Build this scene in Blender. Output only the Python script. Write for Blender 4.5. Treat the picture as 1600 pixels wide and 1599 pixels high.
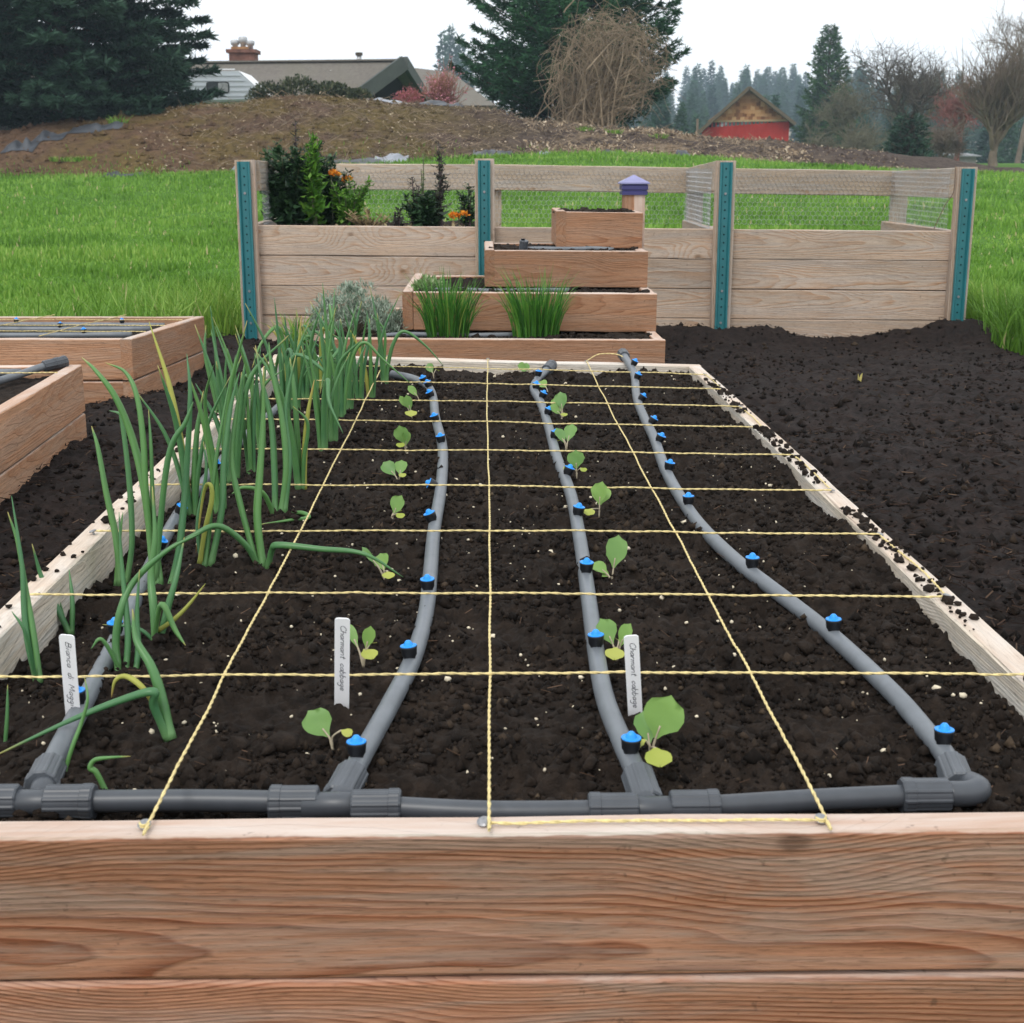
import bpy, math, random
import numpy as np
from mathutils import Vector, Matrix, Euler

for o in list(bpy.data.objects):
    bpy.data.objects.remove(o)
sc = bpy.context.scene
COL = sc.collection
R_ = math.radians
random.seed(7)
RNG = np.random.default_rng(11)

# ------------------------------------------------------------------ camera
FPX, CX, CY, CZ = 2150.0, 800.0, 799.5, 0.78
TH = math.atan(538.5 / FPX)
PS = math.atan(39 * math.cos(TH) / FPX)
FW = Vector((math.sin(PS) * math.cos(TH), math.cos(PS) * math.cos(TH), -math.sin(TH)))
RT = Vector((math.cos(PS), -math.sin(PS), 0))
UP = RT.cross(FW)
cam_d = bpy.data.cameras.new('camera')
cam_d.sensor_fit = 'HORIZONTAL'
cam_d.sensor_width = 36
cam_d.lens = 36 * FPX / 1600
cam_d.clip_start = 0.05
cam_d.clip_end = 3000
cam_d.dof.use_dof = True
cam_d.dof.focus_distance = 2.6
cam_d.dof.aperture_fstop = 18
cam = bpy.data.objects.new('camera', cam_d)
COL.objects.link(cam)
cam.matrix_world = Matrix(((RT.x, UP.x, -FW.x, 0), (RT.y, UP.y, -FW.y, 0), (RT.z, UP.z, -FW.z, CZ), (0, 0, 0, 1)))
sc.camera = cam

# ------------------------------------------------------------------ overcast sky, soft sun, exposure
SUN_EL, SUN_AZ = R_(52), R_(205)            # azimuth clockwise from +Y
sun_dir = Vector((math.sin(SUN_AZ) * math.cos(SUN_EL), math.cos(SUN_AZ) * math.cos(SUN_EL), math.sin(SUN_EL)))
world = bpy.data.worlds.new('World')
sc.world = world
world.use_nodes = True
wt = world.node_tree
wt.nodes.clear()
sky = wt.nodes.new('ShaderNodeTexSky')
sky.sky_type = 'NISHITA'
sky.sun_disc = False
sky.sun_elevation = SUN_EL
sky.sun_rotation = SUN_AZ
b1 = wt.nodes.new('ShaderNodeBackground')
b1.inputs['Strength'].default_value = 0.1
wt.links.new(sky.outputs[0], b1.inputs[0])
b2 = wt.nodes.new('ShaderNodeBackground')     # the closed white cloud cover
b2.inputs['Color'].default_value = (0.965, 0.985, 1.0, 1)
b2.inputs['Strength'].default_value = 1.18
mxw = wt.nodes.new('ShaderNodeMixShader')
mxw.inputs[0].default_value = 0.93
wt.links.new(b1.outputs[0], mxw.inputs[1])
wt.links.new(b2.outputs[0], mxw.inputs[2])
wo = wt.nodes.new('ShaderNodeOutputWorld')
wt.links.new(mxw.outputs[0], wo.inputs[0])
sun_l = bpy.data.lights.new('sun', 'SUN')
sun_l.energy = 1.2
sun_l.angle = R_(18)
sun_l.color = (1.0, 0.96, 0.9)
sun = bpy.data.objects.new('sun', sun_l)
COL.objects.link(sun)
sun.rotation_euler = sun_dir.to_track_quat('Z', 'Y').to_euler()
sun.location = (-3, -4, 12)
sc.render.engine = 'CYCLES'
sc.view_settings.view_transform = 'Standard'
sc.view_settings.look = 'None'
sc.view_settings.exposure = 0.38
sc.view_settings.gamma = 1.0
sc.view_settings.use_curve_mapping = False
sc.cycles.max_bounces = 6
sc.cycles.volume_bounces = 0

# ------------------------------------------------------------------ helpers
def ray(x, y):
    return FW + RT * ((x - CX) / FPX) - UP * ((y - CY) / FPX)
def at(x, y, Y):
    d = ray(x, y); t = Y / d.y
    return Vector((d.x * t, Y, CZ + d.z * t))
def onz(x, y, z):
    d = ray(x, y); t = (z - CZ) / d.z
    return Vector((d.x * t, d.y * t, z))

def hsh(ix, iy, s):
    n = (ix.astype(np.int64) * 374761393 + iy.astype(np.int64) * 668265263 + s * 982451653) & 0xffffffff
    n = ((n ^ (n >> 13)) * 1274126177) & 0xffffffff
    return ((n ^ (n >> 16)) & 0xffff) / 65535.0
def vn(x, y, s=0):
    x = np.asarray(x, float); y = np.asarray(y, float)
    ix = np.floor(x); iy = np.floor(y); fx = x - ix; fy = y - iy
    fx = fx * fx * fx * (fx * (fx * 6 - 15) + 10); fy = fy * fy * fy * (fy * (fy * 6 - 15) + 10)
    ix = ix.astype(np.int64); iy = iy.astype(np.int64)
    a = hsh(ix, iy, s); b = hsh(ix + 1, iy, s); c = hsh(ix, iy + 1, s); d = hsh(ix + 1, iy + 1, s)
    return (a + (b - a) * fx + (c - a) * fy + (a - b - c + d) * fx * fy) * 2 - 1
def fbm(x, y, o=4, s=0, g=0.5):
    r = 0; a = 1
    for i in range(o):
        r = r + a * vn(x * 2 ** i + i * 17.3, y * 2 ** i - i * 9.1, s + i); a *= g
    return r
def sst(a, b, x):
    t = np.clip((np.asarray(x, float) - a) / (b - a), 0, 1)
    return t * t * (3 - 2 * t)

def mkmesh(name, V, FL, smooth=False, attrs=None):
    V = np.ascontiguousarray(V, np.float32).reshape(-1, 3)
    if not isinstance(FL, (list, tuple)): FL = [FL]
    FL = [np.asarray(f, np.int32) for f in FL if len(f)]
    me = bpy.data.meshes.new(name)
    me.vertices.add(len(V)); me.vertices.foreach_set('co', V.ravel())
    lp = np.concatenate([f.ravel() for f in FL])
    tot = np.concatenate([np.full(len(f), f.shape[1], np.int32) for f in FL])
    st = np.concatenate([[0], np.cumsum(tot)[:-1]]).astype(np.int32)
    me.loops.add(len(lp)); me.loops.foreach_set('vertex_index', lp)
    me.polygons.add(len(tot)); me.polygons.foreach_set('loop_start', st); me.polygons.foreach_set('loop_total', tot)
    me.polygons.foreach_set('use_smooth', np.full(len(tot), bool(smooth)))
    for k, v in (attrs or {}).items():
        a = me.attributes.new(k, 'FLOAT', 'POINT'); a.data.foreach_set('value', np.asarray(v, np.float32))
    me.update(calc_edges=True)
    return me

class MB:
    """collects pieces of ONE mesh; world coordinates"""
    def __init__(s): s.V = []; s.F = {}; s.n = 0; s.T = []
    def add(s, V, F, t=None):
        V = np.asarray(V, float).reshape(-1, 3)
        if not isinstance(F, (list, tuple)) or (len(F) and not hasattr(F[0], 'shape') and not isinstance(F[0], (list, tuple))): F = [F]
        if isinstance(F, list) and len(F) and isinstance(F[0], (tuple, list)): F = [np.array([f]) for f in F]
        for f in F:
            f = np.asarray(f)
            if len(f): s.F.setdefault(f.shape[1], []).append(f + s.n)
        s.V.append(V); s.n += len(V)
        s.T.append(np.zeros(len(V)) if t is None else np.broadcast_to(np.asarray(t, float), (len(V),)))
        return s
    def box(s, a, b):
        (x0, y0, z0), (x1, y1, z1) = a, b
        V = [(x0,y0,z0),(x1,y0,z0),(x1,y1,z0),(x0,y1,z0),(x0,y0,z1),(x1,y0,z1),(x1,y1,z1),(x0,y1,z1)]
        s.add(V, [np.array([[0,3,2,1],[4,5,6,7],[0,1,5,4],[1,2,6,5],[2,3,7,6],[3,0,4,7]])]); return s
    def tube(s, P, r, n=8, cap=True, flat=1.0, t=None):
        V, F = tube(P, r, n, cap, flat); 
        if t is None: tt = np.repeat(np.linspace(0, 1, len(P)), n); tt = np.concatenate([tt, [0, 1]]) if cap else tt
        else: tt = t
        s.add(V, F, tt); return s
    def out(s, base=(0, 0, 0)):
        return np.concatenate(s.V) - np.array(base, float), [np.concatenate(f) for f in s.F.values()], np.concatenate(s.T)

def tube(P, r, n=8, cap=True, flat=1.0):
    P = np.asarray([tuple(p) for p in P], float); m = len(P)
    r = np.broadcast_to(np.asarray(r, float), (m,))
    T = np.gradient(P, axis=0); T /= np.linalg.norm(T, axis=1, keepdims=True) + 1e-12
    up = np.array([0, 0, 1.0]) if abs(T[0][2]) < 0.9 else np.array([1.0, 0, 0])
    A = np.cross(T[0], up); A /= np.linalg.norm(A)
    As = [A]
    for i in range(1, m):
        A = A - T[i] * A.dot(T[i]); A /= np.linalg.norm(A) + 1e-12; As.append(A)
    As = np.array(As); Bs = np.cross(T, As)
    th = np.arange(n) * 2 * math.pi / n
    V = P[:, None, :] + r[:, None, None] * (np.cos(th)[None, :, None] * As[:, None, :] + flat * np.sin(th)[None, :, None] * Bs[:, None, :])
    V = V.reshape(-1, 3)
    i, j = np.meshgrid(np.arange(m - 1), np.arange(n), indexing='ij')
    a = i * n + j; b = i * n + (j + 1) % n
    Q = np.stack([a, b, b + n, a + n], -1).reshape(-1, 4)
    F = [Q]
    if cap:
        k = len(V); V = np.vstack([V, P[0], P[-1]])
        j = np.arange(n); e = (m - 1) * n
        F.append(np.concatenate([np.stack([np.full(n, k), (j + 1) % n, j], 1), np.stack([np.full(n, k + 1), e + j, e + (j + 1) % n], 1)]))
    return V, F

def crom(P, k=8):
    P = np.asarray([tuple(p) for p in P], float)
    Q = np.vstack([2 * P[0] - P[1], P, 2 * P[-1] - P[-2]])
    out = []
    for i in range(1, len(Q) - 2):
        t = np.linspace(0, 1, k, endpoint=False)[:, None]
        a, b, c, d = Q[i - 1], Q[i], Q[i + 1], Q[i + 2]
        out.append(0.5 * (2 * b + (c - a) * t + (2 * a - 5 * b + 4 * c - d) * t ** 2 + (3 * b - a - 3 * c + d) * t ** 3))
    return np.vstack(out + [P[-1:]])

def prisms(A, B, ra, rb=None, n=3):
    """many thin straight sticks at once"""
    A = np.asarray(A, float); B = np.asarray(B, float)
    ra = np.broadcast_to(np.asarray(ra, float), (len(A),)); rb = ra if rb is None else np.broadcast_to(np.asarray(rb, float), (len(A),))
    D = B - A; D /= np.linalg.norm(D, axis=1, keepdims=True) + 1e-12
    h = np.where(np.abs(D[:, 2:3]) < 0.9, [[0, 0, 1.0]], [[1.0, 0, 0]])
    U = np.cross(D, h); U /= np.linalg.norm(U, axis=1, keepdims=True); W = np.cross(D, U)
    th = np.arange(n) * 2 * math.pi / n
    ring = np.cos(th)[None, :, None] * U[:, None] + np.sin(th)[None, :, None] * W[:, None]
    V = np.concatenate([A[:, None] + ra[:, None, None] * ring, B[:, None] + rb[:, None, None] * ring], 1).reshape(-1, 3)
    k = np.arange(len(A))[:, None] * 2 * n; j = np.arange(n)[None]
    Q = np.stack([k + j, k + (j + 1) % n, k + n + (j + 1) % n, k + n + j], -1).reshape(-1, 4)
    return V, [Q]

def tris(P, U, W):
    """loose triangles: foot P, length vector U, half-width vector W"""
    V = np.stack([P - W, P + W, P + U], 1).reshape(-1, 3)
    return V, [np.arange(len(V)).reshape(-1, 3)]

OCT = np.array([(1,0,0),(-1,0,0),(0,1,0),(0,-1,0),(0,0,1),(0,0,-1)], float)
OCF = np.array([(0,2,4),(2,1,4),(1,3,4),(3,0,4),(2,0,5),(1,2,5),(3,1,5),(0,3,5)])
def _ico():
    g = (1 + 5 ** .5) / 2
    v = np.array([(-1,g,0),(1,g,0),(-1,-g,0),(1,-g,0),(0,-1,g),(0,1,g),(0,-1,-g),(0,1,-g),(g,0,-1),(g,0,1),(-g,0,-1),(-g,0,1)], float)
    f = np.array([(0,11,5),(0,5,1),(0,1,7),(0,7,10),(0,10,11),(1,5,9),(5,11,4),(11,10,2),(10,7,6),(7,1,8),(3,9,4),(3,4,2),(3,2,6),(3,6,8),(3,8,9),(4,9,5),(2,4,11),(6,2,10),(8,6,7),(9,8,1)])
    return v / np.linalg.norm(v[0]), f
ICO, ICF = _ico()
def blobs(P, r, seed=0, ico=False, jit=0.45, squash=0.75):
    g = np.random.default_rng(seed); n = len(P)
    S, Fc = (ICO, ICF) if ico else (OCT, OCF)
    r = np.broadcast_to(np.asarray(r, float), (n,))
    V = S[None] * (1 + jit * g.uniform(-1, 1, (n, len(S), 1)))
    a = g.uniform(0, 6.28, n); c, s_ = np.cos(a), np.sin(a)
    X = V[..., 0] * c[:, None] - V[..., 1] * s_[:, None]; Y = V[..., 0] * s_[:, None] + V[..., 1] * c[:, None]
    V = np.stack([X * g.uniform(.7, 1.3, (n, 1)), Y, V[..., 2] * squash], -1) * r[:, None, None] + np.asarray(P)[:, None]
    return V.reshape(-1, 3), [(Fc[None] + (np.arange(n) * len(S))[:, None, None]).reshape(-1, 3)]

WLOC = {}
def _link(o, parent):
    COL.objects.link(o)
    if parent is not None: o.parent = parent
def thing(name, label, cat, loc, group=None):
    o = bpy.data.objects.new(name, None); COL.objects.link(o)
    o.empty_display_size = 0.05
    o.location = loc; WLOC[o] = Vector(loc)
    o['label'] = label; o['category'] = cat
    if group: o['group'] = group
    return o
def part(name, V, F, mat, parent, smooth=False, tint=None, kind=None, label=None):
    """mesh given in world coordinates, child of a thing or of an unrotated part"""
    b = np.array(WLOC[parent])
    me = mkmesh(name, np.asarray(V, float).reshape(-1, 3) - b, F, smooth, {'tint': tint} if tint is not None else None)
    me.materials.append(mat)
    o = bpy.data.objects.new(name, me); _link(o, parent); WLOC[o] = Vector(b)
    if kind: o['kind'] = kind
    if label: o['label'] = label
    return o
def mpart(name, mb, mat, parent, smooth=False, **k):
    V, F, T = mb.out()
    return part(name, V, F, mat, parent, smooth, T, **k)
def solo(name, V, F, mat, label, cat, loc=(0, 0, 0), smooth=False, tint=None, group=None, kind=None):
    me = mkmesh(name, np.asarray(V, float).reshape(-1, 3) - np.array(loc, float), F, smooth, {'tint': tint} if tint is not None else None)
    me.materials.append(mat)
    o = bpy.data.objects.new(name, me); COL.objects.link(o)
    o.location = loc; WLOC[o] = Vector(loc)
    if label: o['label'] = label
    if cat: o['category'] = cat
    if group: o['group'] = group
    if kind: o['kind'] = kind
    return o
def place(name, me, parent, loc, rot=None, mat=None):
    """shared mesh as a part at a world place"""
    o = bpy.data.objects.new(name, me); _link(o, parent)
    o.location = Vector(loc) - WLOC[parent]
    if rot is not None: o.rotation_euler = rot
    WLOC[o] = Vector(loc)
    return o

def bmesh_board(L, h, t, seed, ch=0.0035):
    g = np.random.default_rng(seed)
    m = max(3, int(L / 0.16) + 1)
    xs = np.linspace(-L / 2, L / 2, m)
    pr = [(-t/2+ch, 0), (t/2-ch, 0), (t/2, -ch), (t/2, -h+ch), (t/2-ch, -h), (-t/2+ch, -h), (-t/2, -h+ch), (-t/2, -ch)]
    pr = np.array(pr)
    V = np.zeros((m, 8, 3)); V[:, :, 0] = xs[:, None]
    V[:, :, 1] = pr[None, :, 0]; V[:, :, 2] = pr[None, :, 1]
    V[1:-1] += np.stack([np.zeros((m-2, 8)), g.normal(0, .0007, (m-2, 8)), g.normal(0, .0009, (m-2, 8))], -1)
    V[:, :, 1] += (0.0016 * np.sin(xs * 2.3 + seed))[:, None]
    V = V.reshape(-1, 3)
    i, j = np.meshgrid(np.arange(m - 1), np.arange(8), indexing='ij')
    a = i * 8 + j; b = i * 8 + (j + 1) % 8
    Q = np.stack([a, b, b + 8, a + 8], -1).reshape(-1, 4)
    e = (m - 1) * 8
    O = np.array([[7,6,5,4,3,2,1,0], [e+k for k in range(8)]])
    return V, [Q[:, ::-1], O[:, ::-1]]
_bs = [0]
def board(parent, p0, p1, h, t, mat, name='board', label=None, ch=0.0035):
    """p0, p1: middle of the top edge at each end; hangs down h, thick t"""
    p0 = Vector(p0); p1 = Vector(p1); L = (p1 - p0).length; _bs[0] += 1
    V, F = bmesh_board(L, h, t, _bs[0], ch)
    me = mkmesh(name, V, F); me.materials.append(mat)
    o = bpy.data.objects.new(name, me); _link(o, parent)
    X = (p1 - p0).normalized(); Y = Vector((0, 0, 1)).cross(X)
    if Y.length < 1e-4: Y = Vector((0, 1, 0))
    Y.normalize(); Z = X.cross(Y)
    o.rotation_euler = Matrix((X, Y, Z)).transposed().to_euler()
    o.location = (p0 + p1) / 2 - WLOC[parent]
    WLOC[o] = (p0 + p1) / 2
    if label: o['label'] = label
    return o
def post_board(parent, p_bot, p_top, w, d, mat, name='post', ch=0.004, label=None):
    """upright timber; local X runs up so that the grain does too"""
    p0 = Vector(p_bot); p1 = Vector(p_top); L = (p1 - p0).length; _bs[0] += 1
    V, F = bmesh_board(L, w, d, _bs[0], ch)
    V[:, 2] += w / 2
    me = mkmesh(name, V, F); me.materials.append(mat)
    o = bpy.data.objects.new(name, me); _link(o, parent)
    X = (p1 - p0).normalized(); Z = Vector((1, 0, 0)); Y = Z.cross(X).normalized(); Z = X.cross(Y)
    o.rotation_euler = Matrix((X, Y, Z)).transposed().to_euler()
    o.location = (p0 + p1) / 2 - WLOC[parent]; WLOC[o] = (p0 + p1) / 2
    if label: o['label'] = label
    return o
ORD = ['first','second','third','fourth','fifth','sixth','seventh','eighth','ninth','tenth','eleventh','twelfth','thirteenth','fourteenth','fifteenth','sixteenth','seventeenth','eighteenth','nineteenth','twentieth'] + [f'{n}th' for n in range(21, 60)]
for k_, w_ in ((21,'twenty-first'),(22,'twenty-second'),(23,'twenty-third'),(24,'twenty-fourth'),(25,'twenty-fifth'),(26,'twenty-sixth'),(27,'twenty-seventh'),(28,'twenty-eighth'),(29,'twenty-ninth'),(30,'thirtieth')): ORD[k_-1] = w_

# ------------------------------------------------------------------ materials
class NT:
    def __init__(s, name):
        s.m = bpy.data.materials.new(name); s.m.use_nodes = True; s.t = s.m.node_tree; s.t.nodes.clear()
    def n(s, typ, ins=None, **p):
        nd = s.t.nodes.new('ShaderNode' + typ)
        for k, v in p.items(): setattr(nd, k, v)
        for k, v in (ins or {}).items(): s.put(nd.inputs[k], v)
        return nd
    def put(s, sock, v):
        if isinstance(v, bpy.types.NodeSocket): s.t.links.new(v, sock)
        elif isinstance(v, (tuple, list)) and len(v) == 3 and sock.type == 'RGBA': sock.default_value = (*v, 1)
        else: sock.default_value = v
    def m_(s, op, a, b=None, clamp=False):
        nd = s.n('Math', {0: a}, operation=op, use_clamp=clamp)
        if b is not None: s.put(nd.inputs[1], b)
        return nd.outputs[0]
    def xyz(s, x, y, z): return s.n('CombineXYZ', {0: x, 1: y, 2: z}).outputs[0]
    def noise(s, vec, scale=1.0, detail=3.0, rough=0.5, dist=0.0):
        return s.n('TexNoise', {'Vector': vec, 'Scale': scale, 'Detail': detail, 'Roughness': rough, 'Distortion': dist}).outputs[0]
    def rng(s, v, a, b, c=0.0, d=1.0, smooth=False):
        return s.n('MapRange', {0: v, 1: a, 2: b, 3: c, 4: d}, interpolation_type='SMOOTHSTEP' if smooth else 'LINEAR').outputs[0]
    def mix(s, f, a, b, mode='MIX'):
        nd = s.n('Mix', {0: f}, data_type='RGBA', blend_type=mode)
        s.put(nd.inputs[6], a); s.put(nd.inputs[7], b); return nd.outputs[2]
    def ramp(s, f, stops):
        nd = s.n('ValToRGB', {0: f}); e = nd.color_ramp.elements
        while len(e) < len(stops): e.new(0.5)
        for el, (p, c) in zip(e, stops): el.position = p; el.color = (*c, 1) if len(c) == 3 else c
        return nd.outputs[0]
    def fin(s, col, rough=0.8, spec=0.25, bump=None, bstr=0.3, bdist=0.004, **k):
        b = s.n('BsdfPrincipled', {'Base Color': col, 'Roughness': rough, 'Specular IOR Level': spec})
        for kk, v in k.items(): s.put(b.inputs[kk.replace('_', ' ')], v)
        if bump is not None:
            bp = s.n('Bump', {'Strength': bstr, 'Distance': bdist, 'Height': bump}); s.t.links.new(bp.outputs[0], b.inputs['Normal'])
        o = s.n('OutputMaterial'); s.t.links.new(b.outputs[0], o.inputs[0]); return s.m

def wood(name, light, dark, grey, wamt=0.6, a=1500.0, k=7.0, knots=0.68, dirt=0.5, contrast=1.0, top_pale=.0):
    t = NT(name); tc = t.n('TexCoord').outputs['Object']
    rnd = t.n('ObjectInfo').outputs['Random']
    sp = t.n('SeparateXYZ', {0: tc}); x, y, z = sp.outputs
    r2 = t.m_('FRACT', t.m_('MULTIPLY', rnd, 57.31)); r3 = t.m_('FRACT', t.m_('MULTIPLY', rnd, 133.7))
    X = t.m_('ADD', x, t.m_('MULTIPLY', rnd, 61.7))
    n1 = t.noise(t.xyz(t.m_('MULTIPLY', X, 1.9), t.m_('MULTIPLY', y, 5.0), t.m_('MULTIPLY', z, 9.0)), 1, 3)
    vo = t.n('TexVoronoi', {'Vector': t.xyz(t.m_('MULTIPLY', X, 2.9), t.m_('ADD', t.m_('MULTIPLY', z, 4.4), t.m_('MULTIPLY', rnd, 9.0)), 0.0), 'Scale': 1.0}, feature='F1', voronoi_dimensions='2D')
    d = vo.outputs['Distance']; cr = t.n('SeparateColor', {0: vo.outputs['Color']}).outputs[0]
    gate = t.m_('GREATER_THAN', cr, knots)
    kb = t.m_('MULTIPLY', t.rng(d, 0.0, 0.5, 1.0, 0.0, True), gate)
    z0 = t.m_('ADD', t.m_('MULTIPLY', r2, 0.13), -0.135)
    dz = t.m_('SUBTRACT', z, z0)
    f = t.m_('MULTIPLY', t.m_('MULTIPLY', dz, dz), a)
    f = t.m_('ADD', f, t.m_('MULTIPLY', X, t.m_('ADD', t.m_('MULTIPLY', r3, k), 2.0)))
    f = t.m_('ADD', f, t.m_('MULTIPLY', n1, 6.5))
    f = t.m_('ADD', f, t.m_('MULTIPLY', kb, 5.0))
    f = t.m_('ADD', f, t.m_('MULTIPLY', y, 40.0))
    g = t.m_('FRACT', f)
    g = t.ramp(g, [(0.0, (0, 0, 0)), (0.45, (.12, .12, .12)), (0.8, (.75, .75, .75)), (0.92, (1, 1, 1)), (1.0, (.05, .05, .05))])
    soft = t.noise(t.xyz(t.m_('MULTIPLY', X, 2.0), t.m_('MULTIPLY', y, 9.0), t.m_('MULTIPLY', z, 22.0)), 1, 4)
    fine = t.noise(t.xyz(t.m_('MULTIPLY', X, 9.0), t.m_('MULTIPLY', y, 230.0), t.m_('MULTIPLY', z, 230.0)), 1, 6, .7)
    pore = t.noise(t.xyz(t.m_('MULTIPLY', X, 42.0), t.m_('MULTIPLY', y, 420.0), t.m_('MULTIPLY', z, 420.0)), 1, 3, .6)
    gg = t.m_('MULTIPLY', g, t.rng(soft, .3, .75, 0.25 * contrast, 1.0 * contrast))
    col = t.mix(gg, light, dark)
    we = t.noise(t.xyz(t.m_('MULTIPLY', X, 2.0), t.m_('MULTIPLY', y, 12.0), t.m_('MULTIPLY', z, 30.0)), 1, 7, .68, .9)
    wf = t.m_('MULTIPLY', t.rng(we, .42, .64, 0.0, 1.0, True), wamt)
    col = t.mix(wf, col, grey)
    big = t.noise(t.xyz(t.m_('MULTIPLY', X, 1.1), y, t.m_('MULTIPLY', z, 4.0)), 1, 3)
    col = t.mix(1.0, col, t.n('CombineColor', {0: t.rng(big, .3, .7, .82, 1.12), 1: t.rng(big, .3, .7, .82, 1.12), 2: t.rng(big, .3, .7, .8, 1.12)}).outputs[0], 'MULTIPLY')
    fb = t.m_('MULTIPLY', t.rng(fine, .3, .7, .74, 1.22), t.rng(pore, .56, .70, 1.0, .62))
    col = t.mix(1.0, col, t.n('CombineColor', {0: fb, 1: fb, 2: fb}).outputs[0], 'MULTIPLY')
    kn = t.m_('MULTIPLY', t.rng(d, .015, .065, 1.0, 0.0, True), gate)
    col = t.mix(t.m_('MULTIPLY', kn, .55), col, tuple(c * .28 for c in dark))
    col = t.mix(t.rng(t.m_('ADD', z, t.m_('MULTIPLY', t.noise(tc, 30, 3), .004)), -.0004, .0010, 0, top_pale), col, t.mix(t.rng(we, .38, .62), (.53, .38, .30), (.66, .585, .53)))   # top edges mixed towards a paler tone
    sd = t.noise(tc, 55, 4, .6)
    col = t.mix(t.m_('MULTIPLY', t.rng(sd, .66, .72, 0, 1), dirt), col, (.05, .035, .025))
    pb = t.rng(r3, 0, 1, .88, 1.1)
    col = t.mix(1.0, col, t.n('CombineColor', {0: pb, 1: pb, 2: pb}).outputs[0], 'MULTIPLY')
    hgt = t.m_('ADD', t.m_('MULTIPLY', g, .6), t.m_('ADD', fine, t.m_('MULTIPLY', pore, .5)))
    return t.fin(col, .82, .2, hgt, .5, .003)

def plain(name, col, rough=0.6, spec=0.3, var=0.15, scale=8.0, bstr=0.0, coord='Object', **k):
    t = NT(name); tc = t.n('TexCoord').outputs[coord]
    n = t.noise(tc, scale, 5, .6)
    c = t.mix(t.rng(n, .3, .7), tuple(v * (1 - var) for v in col), tuple(min(1, v * (1 + var)) for v in col))
    return t.fin(c, rough, spec, n if bstr else None, bstr, .01, **k)

def soilmat(name, lo, hi, scale=40.0, spec=0.2, fleck=(.12, .085, .055), famt=.5):
    t = NT(name); tc = t.n('TexCoord').outputs['Object']
    n = t.noise(tc, scale, 8, .68); n2 = t.noise(tc, scale * .12, 4, .55); n3 = t.noise(tc, scale * 5, 4, .7)
    c = t.mix(t.rng(n, .32, .7), lo, hi)
    c = t.mix(t.rng(n2, .35, .7, 0, .5), c, tuple(v * .55 for v in lo))
    c = t.mix(t.m_('MULTIPLY', t.rng(n3, .66, .74), famt), c, fleck)
    h = t.m_('ADD', n, t.m_('MULTIPLY', n3, .4))
    return t.fin(c, .93, spec, h, .8, .012)

def leafmat(name, c0, c1, tip=None, trans=0.25, rough=0.5, spec=0.35, hv=0.25, tipat=.82, base=None):
    """tint attribute runs 0 (foot) to 1 (tip)"""
    t = NT(name); a = t.n('Attribute', attribute_name='tint').outputs['Fac']
    rnd = t.n('ObjectInfo').outputs['Random']
    tc = t.n('TexCoord').outputs['Object']
    n = t.noise(tc, 38, 3)
    c = t.mix(t.rng(t.m_('ADD', t.m_('MULTIPLY', rnd, .7), t.m_('MULTIPLY', n, .5)), .1, 1.0), c0, c1)
    if base: c = t.mix(t.rng(a, 0, .16, 1, 0, True), c, base)
    if tip: c = t.mix(t.m_('MULTIPLY', t.rng(a, tipat, 1.0, 0, 1), t.m_('GREATER_THAN', t.m_('FRACT', t.m_('MULTIPLY', rnd, 31.7)), .45)), c, tip)
    b = t.n('BsdfPrincipled', {'Base Color': c, 'Roughness': rough, 'Specular IOR Level': spec})
    tr = t.n('BsdfTranslucent', {'Color': c}); mx = t.n('MixShader', {0: trans})
    t.t.links.new(b.outputs[0], mx.inputs[1]); t.t.links.new(tr.outputs[0], mx.inputs[2])
    o = t.n('OutputMaterial'); t.t.links.new(mx.outputs[0], o.inputs[0]); return t.m

def tintmat(name, stops, rough=.6, spec=.25, trans=0.2, scale=0.0):
    """colour of each blade or leaf from its own random tint"""
    t = NT(name); a = t.n('Attribute', attribute_name='tint').outputs['Fac']
    c = t.ramp(a, stops)
    if scale:
        n = t.noise(t.n('TexCoord').outputs['Object'], scale, 4, .6)
        f = t.rng(n, .3, .7, .72, 1.25); c = t.mix(1.0, c, t.n('CombineColor', {0: f, 1: f, 2: f}).outputs[0], 'MULTIPLY')
    b = t.n('BsdfPrincipled', {'Base Color': c, 'Roughness': rough, 'Specular IOR Level': spec})
    tr = t.n('BsdfTranslucent', {'Color': c}); mx = t.n('MixShader', {0: trans})
    t.t.links.new(b.outputs[0], mx.inputs[1]); t.t.links.new(tr.outputs[0], mx.inputs[2])
    o = t.n('OutputMaterial'); t.t.links.new(mx.outputs[0], o.inputs[0]); return t.m

W_FRONT = wood('red_weathered_wood', (.375, .178, .108), (.205, .068, .032), (.33, .258, .222), .55, a=1000, k=5, top_pale=.9, contrast=1.7, knots=.6)
W_FRONT2 = wood('red_lower_plank_wood', (.375, .178, .108), (.205, .068, .032), (.33, .258, .222), .55, a=1000, k=5, top_pale=.25, contrast=1.7, knots=.6)
W_PALE = wood('pale_plank_wood', (.66, .575, .475), (.50, .38, .27), (.64, .61, .565), .85, contrast=.6, top_pale=.5)
W_BED = wood('left_bed_wood', (.47, .262, .155), (.36, .16, .08), (.44, .33, .255), .45, a=1000, top_pale=.75)
W_TIER = wood('tier_wood', (.335, .18, .105), (.22, .09, .042), (.30, .21, .155), .45, a=1100, top_pale=.7)
W_FENCE = wood('fence_wood', (.46, .365, .29), (.36, .195, .095), (.39, .345, .31), .6, a=800, k=6, contrast=1.1, top_pale=.3)
W_RAIL = wood('rail_wood', (.46, .38, .30), (.36, .23, .13), (.40, .365, .33), .8)
SOIL = soilmat('bed_soil', (.0085, .006, .0047), (.040, .0275, .020), 45, fleck=(.16, .11, .065), famt=.7)
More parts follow.
